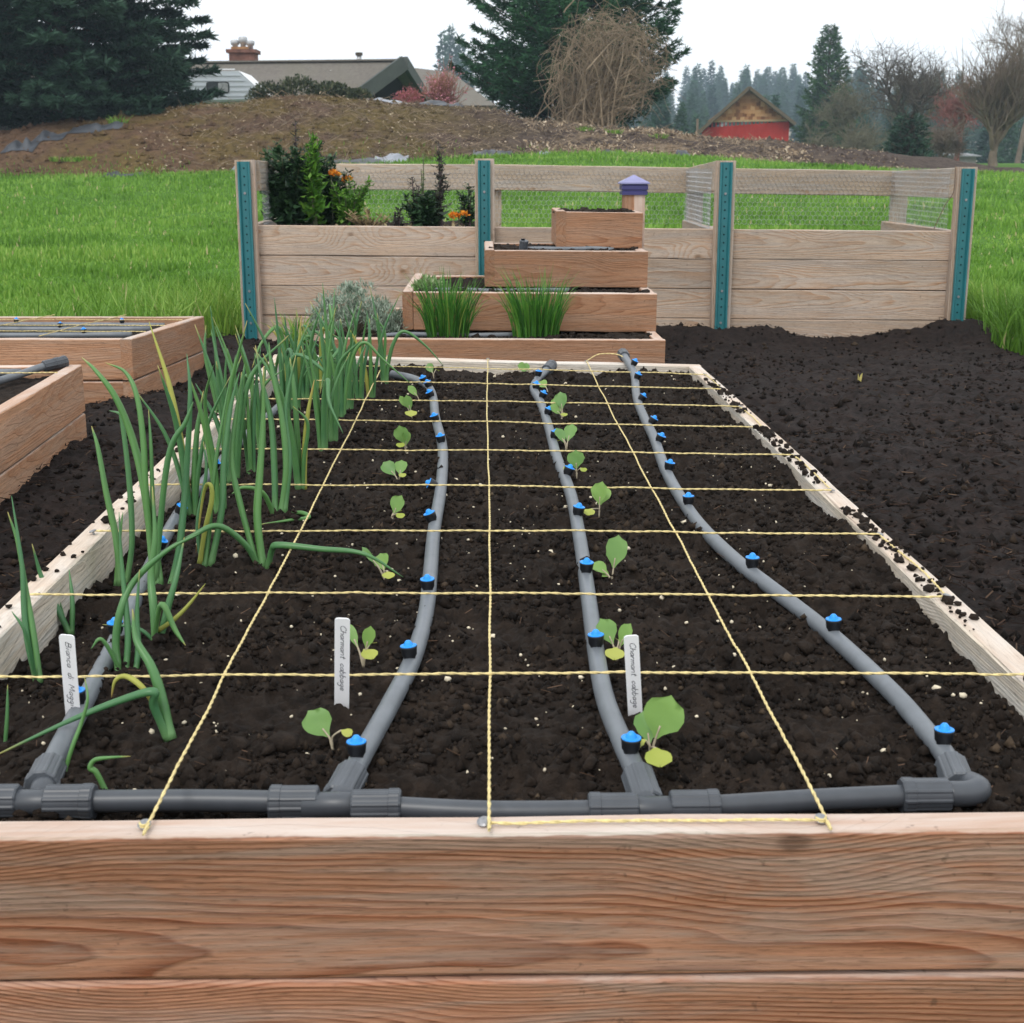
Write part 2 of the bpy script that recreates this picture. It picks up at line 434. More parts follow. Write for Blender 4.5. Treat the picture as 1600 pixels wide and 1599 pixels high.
MULCH = soilmat('dark_mulch', (.0048, .0036, .0034), (.035, .0235, .0200), 38, spec=.2, fleck=(.07, .045, .03), famt=.5)
PIPE = plain('grey_pipe', (.135, .150, .168), .42, .45, .12, 30)
PIPE_D = plain('dark_pipe', (.050, .057, .068), .4, .5, .12, 30)
BLACK = plain('black_plastic', (.012, .013, .016), .4, .4, .2, 60)
BLUE = plain('blue_plastic', (.006, .27, .80), .35, .5, .06, 40)
TWINE = plain('yellow_twine', (.66, .54, .26), .75, .2, .22, 180)
STEEL = plain('nail_steel', (.30, .30, .31), .45, .5, .3, 300, Metallic=.8)
TAGW = plain('white_tag', (.92, .92, .95), .4, .4, .03, 20)
INK = plain('ink', (.03, .03, .05), .7, .1, .1)
CRUMB = tintmat('soil_grains', [(0, (.0055, .0042, .0035)), (.55, (.0185, .0132, .0102)), (.85, (.044, .031, .0215)), (1, (.11, .08, .052))], .95, .15, 0.0, 160)
FIBRE = tintmat('bark_fibres', [(0, (.012, .008, .007)), (.6, (.045, .028, .021)), (1, (.13, .085, .055))], .95, .15, 0.0)
PERL = plain('perlite', (.62, .55, .42), .9, .1, .35, 90)
# ------------------------------------------------------------------ terrain
def gz(x, y):
    x = np.asarray(x, float); y = np.asarray(y, float)
    z = -0.06 * sst(4.6, 6.6, y) + 0.034 * np.clip(y - 7, 0, 19.5) + 0.30 * sst(26, 60, y)
    z = z + 0.40 * np.exp(-((x - 1.5) / 5.0) ** 2) * sst(15, 27, y) * (1 - sst(30, 45, y))
    z = z + 0.03 * fbm(x * .35, y * .35, 3, 5) * sst(7, 12, y)
    hill = 19 * sst(120, 420, y) * (0.75 + 0.25 * fbm(x * .008, y * .008, 3, 9)) * (1 - .35 * sst(60, 200, x))
    return z + hill
def mulch_mask(x, y):
    """signed: > 0 inside the dug and mulched garden"""
    edge = np.interp(x, [-9, -2.2, -1.5, -1.2, 0, 2.2, 2.5], [6.15, 6.25, 6.55, 6.95, 7.0, 6.95, 6.8])
    w = .10 * fbm(np.asarray(x) * 3, np.asarray(y) * 3, 3, 21)
    return np.minimum(edge - y, 2.45 + .12 * np.clip(6.2 - y, 0, 9) - x) + w

ys = np.concatenate([np.linspace(-4, 6, 24), np.linspace(6.3, 30, 110), np.geomspace(31, 640, 60)])
us = np.linspace(-1, 1, 150); us = np.sign(us) * np.abs(us) ** 1.25
Yg, Ug = np.meshgrid(ys, us, indexing='ij')
Xg = Ug * (6 + np.clip(Yg, 0, None) * .9)
Zg = gz(Xg, Yg) - .14 * sst(0.0, .25, mulch_mask(Xg, Yg)) + .012 * fbm(Xg * 2.1, Yg * 2.1, 3, 3)
nr, nc = Yg.shape
ii, jj = np.meshgrid(np.arange(nr - 1), np.arange(nc - 1), indexing='ij')
GQ = np.stack([ii * nc + jj, ii * nc + jj + 1, (ii + 1) * nc + jj + 1, (ii + 1) * nc + jj], -1).reshape(-1, 4)
t = NT('meadow_ground'); tc = t.n('TexCoord').outputs['Object']
n1 = t.noise(tc, 1.3, 5, .6); n2 = t.noise(tc, 18, 5, .65)
c = t.mix(t.rng(n2, .3, .7), (.045, .10, .012), (.085, .20, .022)); c = t.mix(t.rng(n1, .55, .75, 0, .5), c, (.14, .19, .04))
yy = t.n('SeparateXYZ', {0: tc}).outputs[1]
c = t.mix(t.rng(yy, 70, 130), c, t.mix(t.rng(t.noise(tc, .05, 4), .4, .6), (.05, .07, .04), (.24, .20, .15)))
G_MAT = t.fin(c, .9, .1, n2, .5, .05)
solo('ground', np.stack([Xg, Yg, Zg], -1), GQ, G_MAT, 'meadow ground running back to the wooded hill', None, smooth=True, kind='structure')

# dug garden: dark mulch between the beds
ys = 0.85 * np.exp(np.linspace(0, math.log(7.15 / .85), 410)); us = np.linspace(-1, 1, 390)
Ym, Um = np.meshgrid(ys, us, indexing='ij')
Xm = Um * (.46 * Ym + .75) + .1
def mulch_z(x, y):
    mm = mulch_mask(x, y)
    z = gz(x, y) + .012 - .16 * (1 - sst(1.0, 1.5, y)) + .022 * fbm(x * 1.7, y * 1.7, 3, 31) + .010 * fbm(x * 8, y * 8, 3, 32)
    heap = np.exp(-((y - 6.62) / .2) ** 2) * sst(.5, .8, x) * (.055 + .05 * vn(x * 3.1, y * 1.5, 77))
    heap = heap + .015 * np.exp(-((y - 4.55 - .3 * vn(x * 2, y, 4)) / .25) ** 2) * np.exp(-((x + 1.15) / .25) ** 2)
    heap = heap + .02 * np.exp(-((x + 1.13) / .12) ** 2) * sst(2.6, 3.2, y) * (1 - sst(5.2, 5.7, y)) * (.6 + .5 * vn(x * 3, y * 4, 8))
    z = z - .045 * (1 - sst(-.95, -.75, x)) * (1 - sst(5.6, 6.0, y))
    return z + np.clip(heap, 0, 1) - .16 * (1 - sst(-.10, .05, mm))
Zm = mulch_z(Xm, Ym)
b1_ = 1 - np.abs(vn(Xm * 26, Ym * 26, 41)); b2_ = 1 - np.abs(vn(Xm * 55 + 9, Ym * 55, 42)); b3_ = vn(Xm * 120, Ym * 120, 43)
Zm = Zm + .012 * b1_ * b1_ + .008 * b2_ + .0035 * b3_
nr, nc = Ym.shape
ii, jj = np.meshgrid(np.arange(nr - 1), np.arange(nc - 1), indexing='ij')
MQ = np.stack([ii * nc + jj, ii * nc + jj + 1, (ii + 1) * nc + jj + 1, (ii + 1) * nc + jj], -1).reshape(-1, 4)
solo('mulch_path', np.stack([Xm, Ym, Zm], -1), MQ, MULCH, 'dark mulch spread over the paths between raised beds', None, smooth=True, kind='structure')
n = 12000
Yc = 1.6 * np.exp(RNG.uniform(0, math.log(6.9 / 1.6), n)); Xc = RNG.uniform(-1, 1, n) * (.42 * Yc + .3)
k = (mulch_mask(Xc, Yc) > .02) & ((np.abs(Xc) > .66) | (Yc > 4.3))
Xc, Yc = Xc[k], Yc[k]; n = len(Xc)
V, F = blobs(np.stack([Xc, Yc, mulch_z(Xc, Yc) + .014], -1), RNG.gamma(2.2, .0022, n) + .0025, 5, jit=.4, squash=.9)
solo('mulch_clods', V, F, CRUMB, 'loose dark clods and crumbs lying over the mulch', 'mulch', smooth=True, kind='stuff', tint=np.repeat(RNG.beta(1.3, 3.5, n), 6))
n = 16000
Yc = 1.6 * np.exp(RNG.uniform(0, math.log(6.9 / 1.6), n)); Xc = RNG.uniform(-1, 1, n) * (.42 * Yc + .3)
k = (mulch_mask(Xc, Yc) > .02) & ((np.abs(Xc) > .66) | (Yc > 4.3)); Xc, Yc = Xc[k], Yc[k]; n = len(Xc)
an = RNG.uniform(0, 6.28, n); ln = RNG.uniform(.006, .03, n)
A = np.stack([Xc, Yc, mulch_z(Xc, Yc) + .02], -1); B = A + np.stack([np.cos(an) * ln, np.sin(an) * ln, RNG.uniform(-.005, .008, n)], -1)
V, F = prisms(A, B, RNG.uniform(.0006, .0016, n))
STRAW = plain('dry_fibre', (.10, .062, .042), .9, .1, .5, 9)
solo('mulch_fibres', V, F, FIBRE, 'thin brown bark fibres scattered over the mulch', 'mulch', kind='stuff', tint=np.repeat(RNG.beta(1.4, 2.2, n), 6))

# ------------------------------------------------------------------ meadow grass
def grass(name, X, Y, Z, h, w, seed, mat, label, lean=.45, segs=True):
    g = np.random.default_rng(seed); n = len(X)
    az = g.uniform(0, 6.283, n); fa = g.uniform(0, 6.283, n)
    ld = np.stack([np.cos(az), np.sin(az), np.zeros(n)], -1); L = (g.uniform(.1, 1, n) * lean * h)[:, None]
    wd = np.stack([np.cos(fa), np.sin(fa), np.zeros(n)], -1) * (w / 2)[:, None]
    P = np.stack([X, Y, Z], -1); up = np.array([0, 0, 1.0])
    M1 = P + ld * L * .35 + up * (h * .55)[:, None]; TP = P + ld * L + up * (h * g.uniform(.8, 1, n))[:, None]
    V = np.stack([P - wd, P + wd, M1 + wd * .8, M1 - wd * .8, TP], 1).reshape(-1, 3)
    b = np.arange(n)[:, None] * 5
    tint = np.repeat(np.clip(g.beta(2, 2, n) * .7 + .22 * fbm(X * .8, Y * .8, 3, 2) + .12, 0, .9) + 0.0, 5)
    dry = np.repeat(g.uniform(0, 1, n) < .015, 5); tint[dry] = 1.0
    return solo(name, V, [np.hstack([b, b + 1, b + 2, b + 3]), np.hstack([b + 3, b + 2, b + 4])], mat, label, 'grass', kind='stuff', tint=tint)
GRASS = tintmat('grass_blades', [(0, (.065, .155, .016)), (.35, (.125, .27, .032)), (.7, (.21, .385, .058)), (.9, (.32, .46, .10)), (1.0, (.52, .46, .24))], .5, .3, .35)
n = 182000
Yc = 5.6 / (1 - RNG.uniform(0, 1 - 5.6 / 31, n)); Xc = RNG.uniform(-1, 1, n) * (.40 * Yc + .9)
k = (mulch_mask(Xc, Yc) < .03) & ~((Xc > -1.15) & (Xc < 2.42) & (Yc > 6.66) & (Yc < 8.05))
Xc, Yc = Xc[k], Yc[k]
clump = np.clip(.5 + .9 * fbm(Xc * 1.6, Yc * 1.6, 3, 51), .15, 1.7)
near = np.exp(-np.clip(-mulch_mask(Xc, Yc), 0, 9) / .45)
h = (.03 + .045 * clump + .10 * near * RNG.uniform(.2, 1, len(Xc))) * RNG.uniform(.6, 1.3, len(Xc)) * (1 + .012 * Yc)
grass('meadow_grass', Xc, Yc, gz(Xc, Yc) - .01, h, .0038 + .0011 * Yc, 3, GRASS, 'bright green meadow grass around and behind the garden')
# tall rank tufts hugging the fence ends and the mulch edge
n = 7000
which = RNG.uniform(0, 1, n)
Xt = np.where(which < .42, RNG.normal(-1.55, .28, n), RNG.normal(2.62, .16, n)); Yt = np.where(which < .42, RNG.normal(7.05, .35, n), RNG.normal(6.75, .45, n))
k = (mulch_mask(Xt, Yt) < .06) & ~((Xt > -1.17) & (Xt < 2.42) & (Yt > 6.6)); Xt, Yt = Xt[k], Yt[k]
grass('tall_grass', Xt, Yt, gz(Xt, Yt) - .01, RNG.uniform(.12, .34, len(Xt)), RNG.uniform(.005, .010, len(Xt)), 8, GRASS, 'taller rank grass tufts by the ends of the board fence', .7)

# ------------------------------------------------------------------ the big raised bed
ZT, YF, YB, XI = 0.21, 1.142, 4.15, 0.61
def zw(x, y): return -0.026 * x * np.clip((np.asarray(y, float) - YF) / (YB - YF), 0, 1)
bed = thing('raised_bed', 'long raised bed of weathered planks with a reddish front board and string grid', 'raised bed', (0, 2.6, 0))
def bt(x, y, dz=0.0): return (x, y, ZT + float(zw(x, y)) + dz)
BH, BT = .1405, .038
for lv in (0, 1):
    dz = -lv * (BH + .0028)
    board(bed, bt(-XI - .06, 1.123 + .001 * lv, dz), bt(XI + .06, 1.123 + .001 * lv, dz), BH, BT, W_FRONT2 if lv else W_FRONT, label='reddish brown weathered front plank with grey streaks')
    for sx in (-1, 1):
        board(bed, bt(sx * (XI + BT / 2), YF + .001, dz), bt(sx * (XI + BT / 2), YB - .001, dz), BH, BT, W_PALE)
    board(bed, bt(-XI - BT, YB + BT / 2, dz), bt(XI + BT, YB + BT / 2, dz), BH, BT, W_PALE)
def soil_z(x, y):
    x = np.asarray(x, float); y = np.asarray(y, float)
    z = ZT - .034 + zw(x, y) + .009 * fbm(x * 5, y * 5, 3, 61)
    z = z + .014 * sst(.30, .60, x) * sst(1.5, 2.1, y) * (1 - .5 * sst(3.4, 4.0, y)) - .006 * sst(.5, .6, x) * (1 - sst(1.6, 2.2, y))
    z = z + .010 * sst(3.7, 4.1, y) - .026 * (1 - sst(1.17, 1.33, y)) - .030 * (1 - sst(-.6, -.45, x))
    for bx, by in ((-.157, 1.462),):
        z = z + .020 * np.exp(-((x - bx) ** 2 + (y - by) ** 2) / .035 ** 2)
    return z
ys = YF * np.exp(np.linspace(0, math.log(YB / YF), 480)); xs = np.linspace(-XI, XI, 280)
Ys, Xs = np.meshgrid(ys, xs, indexing='ij')
def crumble(x, y):
    b1 = 1 - np.abs(vn(x * 34, y * 34, 71)); b2 = 1 - np.abs(vn(x * 70 + 5, y * 70, 72)); b3 = vn(x * 150, y * 150, 73)
    msk = .5 + .5 * sst(-.5, .6, fbm(x * 9, y * 9, 2, 75))
    return msk * (.017 * b1 * b1 + .010 * b2 * b2) + .0040 * b3 - .011
Zs = soil_z(Xs, Ys) + crumble(Xs, Ys)
nr, nc = Ys.shape
ii, jj = np.meshgrid(np.arange(nr - 1), np.arange(nc - 1), indexing='ij')
SQ = np.stack([ii * nc + jj, ii * nc + jj + 1, (ii + 1) * nc + jj + 1, (ii + 1) * nc + jj], -1).reshape(-1, 4)
part('soil', np.stack([Xs, Ys, Zs], -1), SQ, SOIL, bed, smooth=True, label='dark crumbly soil')
n = 36000
Yc = YF * np.exp(RNG.uniform(.01, math.log(YB / YF) - .005, n)); Xc = RNG.uniform(-XI + .006, XI - .006, n)
keep = fbm(Xc * 14, Yc * 14, 2, 81) > -.35; Xc, Yc = Xc[keep], Yc[keep]; n = len(Xc)
V, F = blobs(np.stack([Xc, Yc, soil_z(Xc, Yc) + crumble(Xc, Yc) + .0015], -1), np.clip(RNG.gamma(1.5, .0015, n) + .0011, 0, .009), 6, jit=.55, squash=.95)
part('soil_crumbs', V, F, CRUMB, bed, True, np.repeat(RNG.beta(1.6, 2.6, n), 6), kind='stuff', label='loose dark soil crumbs')
n = 9000
Yc = YF * np.exp(RNG.uniform(.01, math.log(YB / YF) - .005, n)); Xc = RNG.uniform(-XI + .008, XI - .008, n)
keep = fbm(Xc * 11, Yc * 11, 2, 84) > 0; Xc, Yc = Xc[keep], Yc[keep]; n = len(Xc)
V, F = blobs(np.stack([Xc, Yc, soil_z(Xc, Yc) + crumble(Xc, Yc) + .001], -1), np.clip(RNG.gamma(2.0, .0017, n) + .0018, 0, .012), 7, True, .5, .85)
part('soil_clods', V, F, SOIL, bed, True, kind='stuff', label='dark soil clods')
n = 750
Yc = YF * np.exp(RNG.uniform(.03, math.log(YB / YF) - .005, n)); Xc = RNG.uniform(-XI + .02, XI - .02, n)
V, F = blobs(np.stack([Xc, Yc, soil_z(Xc, Yc) + crumble(Xc, Yc) + .0022], -1), RNG.gamma(1.6, .00065, n) + .0007, 9, True, .3, .85)
part('perlite_grains', V, F, PERL, bed, smooth=True, kind='stuff', label='pale perlite grains on the soil')
n = 260
an = RNG.uniform(0, 6.28, n); Yc = YF * np.exp(RNG.uniform(.03, math.log(YB / YF) - .005, n)); Xc = RNG.uniform(-XI + .03, XI - .03, n); ln = RNG.uniform(.006, .024, n)
A = np.stack([Xc, Yc, soil_z(Xc, Yc) + .008], -1); B = A + np.stack([np.cos(an) * ln, np.sin(an) * ln, RNG.uniform(-.003, .006, n)], -1)
V, F = prisms(A, B, .0005)
part('soil_fibres', V, F, STRAW, bed, kind='stuff', label='thin brown fibres in the soil')
# soil spilled over the side planks
n = 420
Yc = RNG.uniform(1.3, 4.1, n); Xc = XI + BT * RNG.beta(.8, 1.7, n) * .95
keep = vn(Yc * 5, Xc * 3, 91) + .25 * (Yc < 3) > .05; Xc, Yc = Xc[keep], Yc[keep]
X2 = -XI - BT * RNG.uniform(.05, .95, 90); Y2 = RNG.uniform(1.4, 4.1, 90)
Xc = np.concatenate([Xc, X2]); Yc = np.concatenate([Yc, Y2]); n = len(Xc); r = np.clip(RNG.gamma(1.8, .0018, n) + .001, 0, .009)
V, F = blobs(np.stack([Xc, Yc, ZT + zw(Xc, Yc) + r * .6], -1), r, 12, True, .4)
part('spilled_soil', V, F, SOIL, bed, kind='stuff', label='crumbs of soil lying on the planks')

# nails
def lathe(prof, n=16, rib=0.0):
    prof = np.asarray(prof, float); m = len(prof); th = np.arange(n) * 2 * math.pi / n
    rr = prof[:, 0][:, None] * (1 + rib * (np.arange(n) % 6 < 2)[None, :] * (prof[:, 0] > .6 * prof[:, 0].max())[:, None])
    V = np.stack([rr * np.cos(th), rr * np.sin(th), np.repeat(prof[:, 1][:, None], n, 1)], -1).reshape(-1, 3)
    i, j = np.meshgrid(np.arange(m - 1), np.arange(n), indexing='ij'); a = i * n + j; b = i * n + (j + 1) % n
    Q = np.stack([a, b, b + n, a + n], -1).reshape(-1, 4)
    return V, [Q, np.array([list(range(n))[::-1]]), np.array([[(m - 1) * n + q for q in range(n)]])]
V, F = lathe([(.0017, -.012), (.0017, .003), (.0058, .0032), (.0062, .0044), (.0045, .0056), (.001, .006)], 14)
NAIL = mkmesh('nail', V, F, False); NAIL.materials.append(STEEL)
NX = [-.302, -.001, .3]
for x in NX:
    place('nail', NAIL, bed, (x - .004, 1.123, ZT + .001), Euler((.35, random.uniform(-.2, .2), 0)))
STR_Y = [onz(760, y, ZT).y for y in (1062, 936, 837, 766, 710, 665, 632, 604, 580)]
for y in STR_Y:
    for sx in (-1, 1):
        place('nail', NAIL, bed, bt(sx * (XI + .016), y, .001), Euler((0, .3 * sx, 0)))
for x in (-.305, 0, .3): place('nail', NAIL, bed, bt(x, YB + .016, .001), Euler((-.3, 0, 0)))

# ------------------------------------------------------------------ twine
def twine(P, label, group=None, pitch=.030, rs=.00115, off=.00072, seed=0):
    P = crom(P, 10); g = np.random.default_rng(seed)
    d = np.concatenate([[0], np.cumsum(np.linalg.norm(np.diff(P, axis=0), axis=1))])
    n = int(d[-1] / pitch * 6) + 2; s = np.linspace(0, d[-1], n)
    Q = np.stack([np.interp(s, d, P[:, i]) for i in range(3)], -1)
    Q[:, 2] += .0011 * vn(s * 9, s * 0 + seed, 3) + .0006 * vn(s * 45, s * 0 + seed, 4); Q[:, 0] += .0012 * vn(s * 7, s * 0 + seed + 5, 5)
    T = np.gradient(Q, axis=0); T /= np.linalg.norm(T, axis=1, keepdims=True)
    A = np.cross(T, [0, 0, 1.0]); A /= np.linalg.norm(A, axis=1, keepdims=True) + 1e-9; B = np.cross(T, A)
    mb = MB(); ph = s / pitch * 6.283 + g.uniform(0, 6)
    for kk in (0, math.pi):
        mb.add(*tube(Q + off * (np.cos(ph + kk)[:, None] * A + np.sin(ph + kk)[:, None] * B), rs, 4, False))
    V, F, T_ = mb.out()
    o = solo('twine', V, F, TWINE, label, 'string', tuple(Q[0]), True, group=group)
    return o
lw = ['nearest the onion row', 'along the middle of the bed', 'between the two pipes farthest from the onions']
for i, x in enumerate((-.302, -.001, .3)):
    P = [bt(x, 1.118, .004), bt(x, 1.2, .006), bt(x + (.003 if i == 1 else 0), 2.2, .003), bt(x - .002, 3.3, .002), bt([-.305, 0, .3][i], YB + .018, .005)]
    twine(P, f'yellow twine stretched lengthwise {lw[i]}', 'lengthwise twine over the big bed', seed=i)
for i, y in enumerate(STR_Y):
    br = .006 * (1 if i % 2 else -1)
    x1 = [XI + .016] * 9; x0 = -XI - .016
    P = [bt(x0, y, .006), bt(-.3, y + br * .4, .007), bt(0, y - .001, .008), bt(.32, y - br * .3, .006), bt(x1[i], y - .004, .005)]
    twine(P, f'yellow twine across the big bed, {ORD[i]} from the reddish front board', 'crosswise twine over the big bed', seed=20 + i)
for i in (1, 3, 5, 7):
    y0, y1 = STR_Y[i], STR_Y[i + 1] if i + 1 < 9 else YB
    twine([bt(XI + .017, y0, .004), bt(XI + .021, (y0 + y1) / 2, .0035), bt(XI + .017, y1, .004)], f'short yellow twine lying on plank top from {ORD[i]} to {ORD[i+1]} cross string', 'twine on the plank top', seed=40 + i)
twine([bt(0, 1.119, .005), bt(.1, 1.121, .0035), bt(.2, 1.122, .0035), bt(.297, 1.119, .005)], 'yellow twine lying along the front plank between two nails', seed=50)
twine([bt(.3, YB + .018, .006), (.34, YB + .02, ZT + .018), (.40, YB + .015, ZT + .016), (.43, YB - .02, ZT - .012)], 'loose loop of yellow twine on the back plank by the pipe end', seed=51)
# knots round the front nails
for i, x in enumerate((-.302, .3)):
    a = np.linspace(0, 12.5, 60)
    V, F = tube(np.stack([x - .004 + (.0042 + .0006 * np.sin(a * 3)) * np.cos(a), 1.121 + .0045 * np.sin(a), ZT + .003 + a * .0003], -1), .0011, 5)
    solo('twine_knot', V, F, TWINE, ['knot of yellow twine round the front nail nearest the onions', 'knot of yellow twine round the front nail by the pipe elbow'][i], 'knot', (x, 1.12, ZT), True)

# ------------------------------------------------------------------ drip irrigation
PR = .0112
def soil_px(x, y, dz=0.0):
    z = ZT - .045
    for _ in range(6):
        p = onz(x, y, z + dz); z = float(soil_z(p.x, p.y))
    return Vector((p.x, p.y, z + dz))
V, F = lathe([(.0064, -.010), (.0074, -.002), (.0094, .001), (.0102, .009), (.0108, .0115), (.0104, .0122), (.0098, .0112)], 18)
EM_B = mkmesh('emitter', V, F, True); EM_B.materials.append(BLACK)
V, F = lathe([(.0098, .0108), (.0105, .0124), (.0103, .0132), (.0080, .0126), (.0062, .0132), (.0046, .0170), (.0026, .0192), (.0008, .0196)], 14)
EM_C = mkmesh('blue_cap', V, F, False); EM_C.materials.append(BLUE)
cp = [(PR * .9, -.024), (.0150, -.0235), (.0163, -.022), (.0163, .012), (.0170, .0125), (.0172, .022), (.0155, .024), (PR * .9, .0242)]
V, F = lathe(cp, 60, .05)
COUP = mkmesh('coupling', V, F, False); COUP.materials.append(PIPE_D)
COUP2 = mkmesh('coupling', V, F, False); COUP2.materials.append(plain('fitting_grey', (.075, .084, .097), .42, .45, .12, 30))
def aim(d):
    return Vector(d).to_track_quat('Z', 'Y').to_euler()
LINES = {
 'A': [(68,1222),(95,1165),(130,1100),(190,985),(245,865),(285,795),(320,752),(352,715),(395,672),(430,642),(470,608),(515,588)],
 'B': [(534,1240),(548,1214),(568,1176),(610,1100),(645,1030),(665,960),(672,900),(678,830),(688,770),(692,720),(690,690),(680,650),(677,622),(668,604),(645,592),(612,583)],
 'C': [(1008,1245),(998,1216),(975,1166),(945,1090),(930,1010),(917,915),(904,830),(891,770),(870,715),(858,670),(845,630),(834,608),(840,593),(858,581)],
 'D': [(1496,1222),(1482,1188),(1450,1146),(1390,1078),(1290,985),(1200,915),(1152,878),(1100,828),(1068,785),(1040,735),(1022,685),(1006,652),(995,622),(990,594),(974,573)]}
EMS = {
 'A': [(128,1080,0,0),(183,972,0,0),(244,850,.4,0),(279,790,.5,0),(347,718,.5,0),(388,688,0,0),(430,642,.3,0),(515,590,.5,0)],
 'B': [(566,1160,0,0),(641,1014,0,0),(666,906,0,0),(676,804,-.3,0),(679,746,-1.2,0),(687,687,-.2,0),(677,652,-.3,0),(671,614,-.4,0),(660,600,-.3,0),(628,589,-.4,.2)],
 'C': [(972,1160,0,0),(930,994,0,0),(917,884,0,0),(896,792,.15,0),(873,733,.3,0),(865,678,.3,0),(859,640,.4,0),(843,614,.4,0),(838,602,.2,0),(853,582,.1,0)],
 'D': [(1457,1140,0,0),(1290,972,0,0),(1155,873,0,0),(1070,783,0,0),(1042,723,.1,0),(1030,680,.4,0),(1010,650,.5,0),(1002,617,.5,0),(1000,599,.4,0),(983,577,.4,0)]}
DL = {'A': 'running among the onions', 'B': 'beside the cabbage seedlings nearest the onions', 'C': 'beside the cabbage seedlings in the middle of the bed', 'D': 'swinging out to the corner elbow'}
for key, px in LINES.items():
    P = [soil_px(x, y, .0085) for x, y in px]
    if key in 'D': P[-1].z += .035; P[-2].z += .02
    if key == 'C': P[-1].z += .012
    C = crom(P, 8)
    dl = thing('drip_line', f'grey drip pipe with blue emitters {DL[key]}', 'drip pipe', tuple(C[len(C) // 2]), 'drip pipes in the big bed')
    V, F = tube(C, PR, 16); part('pipe', V, F, PIPE, dl, True)
    for (ex, ey, tilt, dy) in EMS[key]:
        q = soil_px(ex, ey, .030)
        i = int(np.argmin(np.abs(C[:, 1] - q.y) + .5 * np.abs(C[:, 0] - q.x)))
        tg = Vector(C[min(i + 1, len(C) - 1)] - C[max(i - 1, 0)]).normalized()
        side = tg.cross(Vector((0, 0, 1))).normalized()
        tl = tilt + random.uniform(-.10, .10)
        nrm = (Vector((0, 0, 1)) * math.cos(tl) + side * math.sin(tl)).normalized()
        e = place('emitter', EM_B, dl, Vector(C[i]) + nrm * (PR + .001), aim(nrm + tg * random.uniform(-.06, .06)))
        cpo = bpy.data.objects.new('blue_cap', EM_C); _link(cpo, e)
    d0 = Vector(C[8] - C[0]).normalized()
    place('coupling', COUP2, dl, Vector(C[0]) + d0 * .012, aim(-d0))
    if key in 'CD':
        d1 = Vector(C[-1] - C[-5]).normalized()
        place('coupling', COUP, dl, C[-1], aim(d1))
        V, F = tube([Vector(C[-1]) + d1 * k_ for k_ in (.015, .026, .027, .036)], [.0145, .0145, .0125, .0125], 16); part('end_cap', V, F, BLACK, dl)
# manifold along the front board
def mz(x, y):
    return onz(x, y, ZT - .030)
MP = [mz(-150, 1252), mz(0, 1252), mz(65, 1253), mz(300, 1251), mz(460, 1254), mz(535, 1258), mz(610, 1262), mz(760, 1269), mz(930, 1268), mz(1005, 1265), mz(1090, 1262), mz(1280, 1250), mz(1430, 1243), mz(1500, 1240)]
mf = thing('supply_pipe', 'dark grey supply pipe with fittings lying along the front plank', 'pipe', tuple(MP[6]))
C = crom(MP, 6); V, F = tube(C, PR * .98, 18); part('pipe', V, F, PIPE_D, mf, True)
for (x, y) in ((-8, 1253), (110, 1253), (460, 1255), (588, 1261), (958, 1267), (1085, 1262), (1445, 1243)):
    place('coupling', COUP, mf, mz(x, y), aim((1, .0, 0)) if x in (110, 588, 1085) else aim((-1, 0, 0)))
for (x, y, x2, y2) in ((62, 1254, 70, 1222), (530, 1258, 534, 1238), (1010, 1265, 1007, 1243)):
    a = mz(x, y); b = soil_px(x2, y2, .0085); a2 = a + (b - a) * .75
    mb = MB(); mb.tube([a + Vector((-.036, 0, 0)), a + Vector((-.035, 0, 0)), a + Vector((.035, 0, 0)), a + Vector((.036, 0, 0))], [.0105, .0128, .0128, .0105], 16); mb.tube([a, a2, b], .0122, 16)
    mpart('tee', mb, PIPE_D, mf, True)
a = mz(1480, 1241); b = soil_px(1496, 1222, .0085)
mpart('elbow', MB().tube(crom([a, a + Vector((.022, .001, 0)), a + Vector((.034, .010, .001)), b + Vector((.004, .004, 0))], 6), .0128, 16), PIPE_D, mf, True)
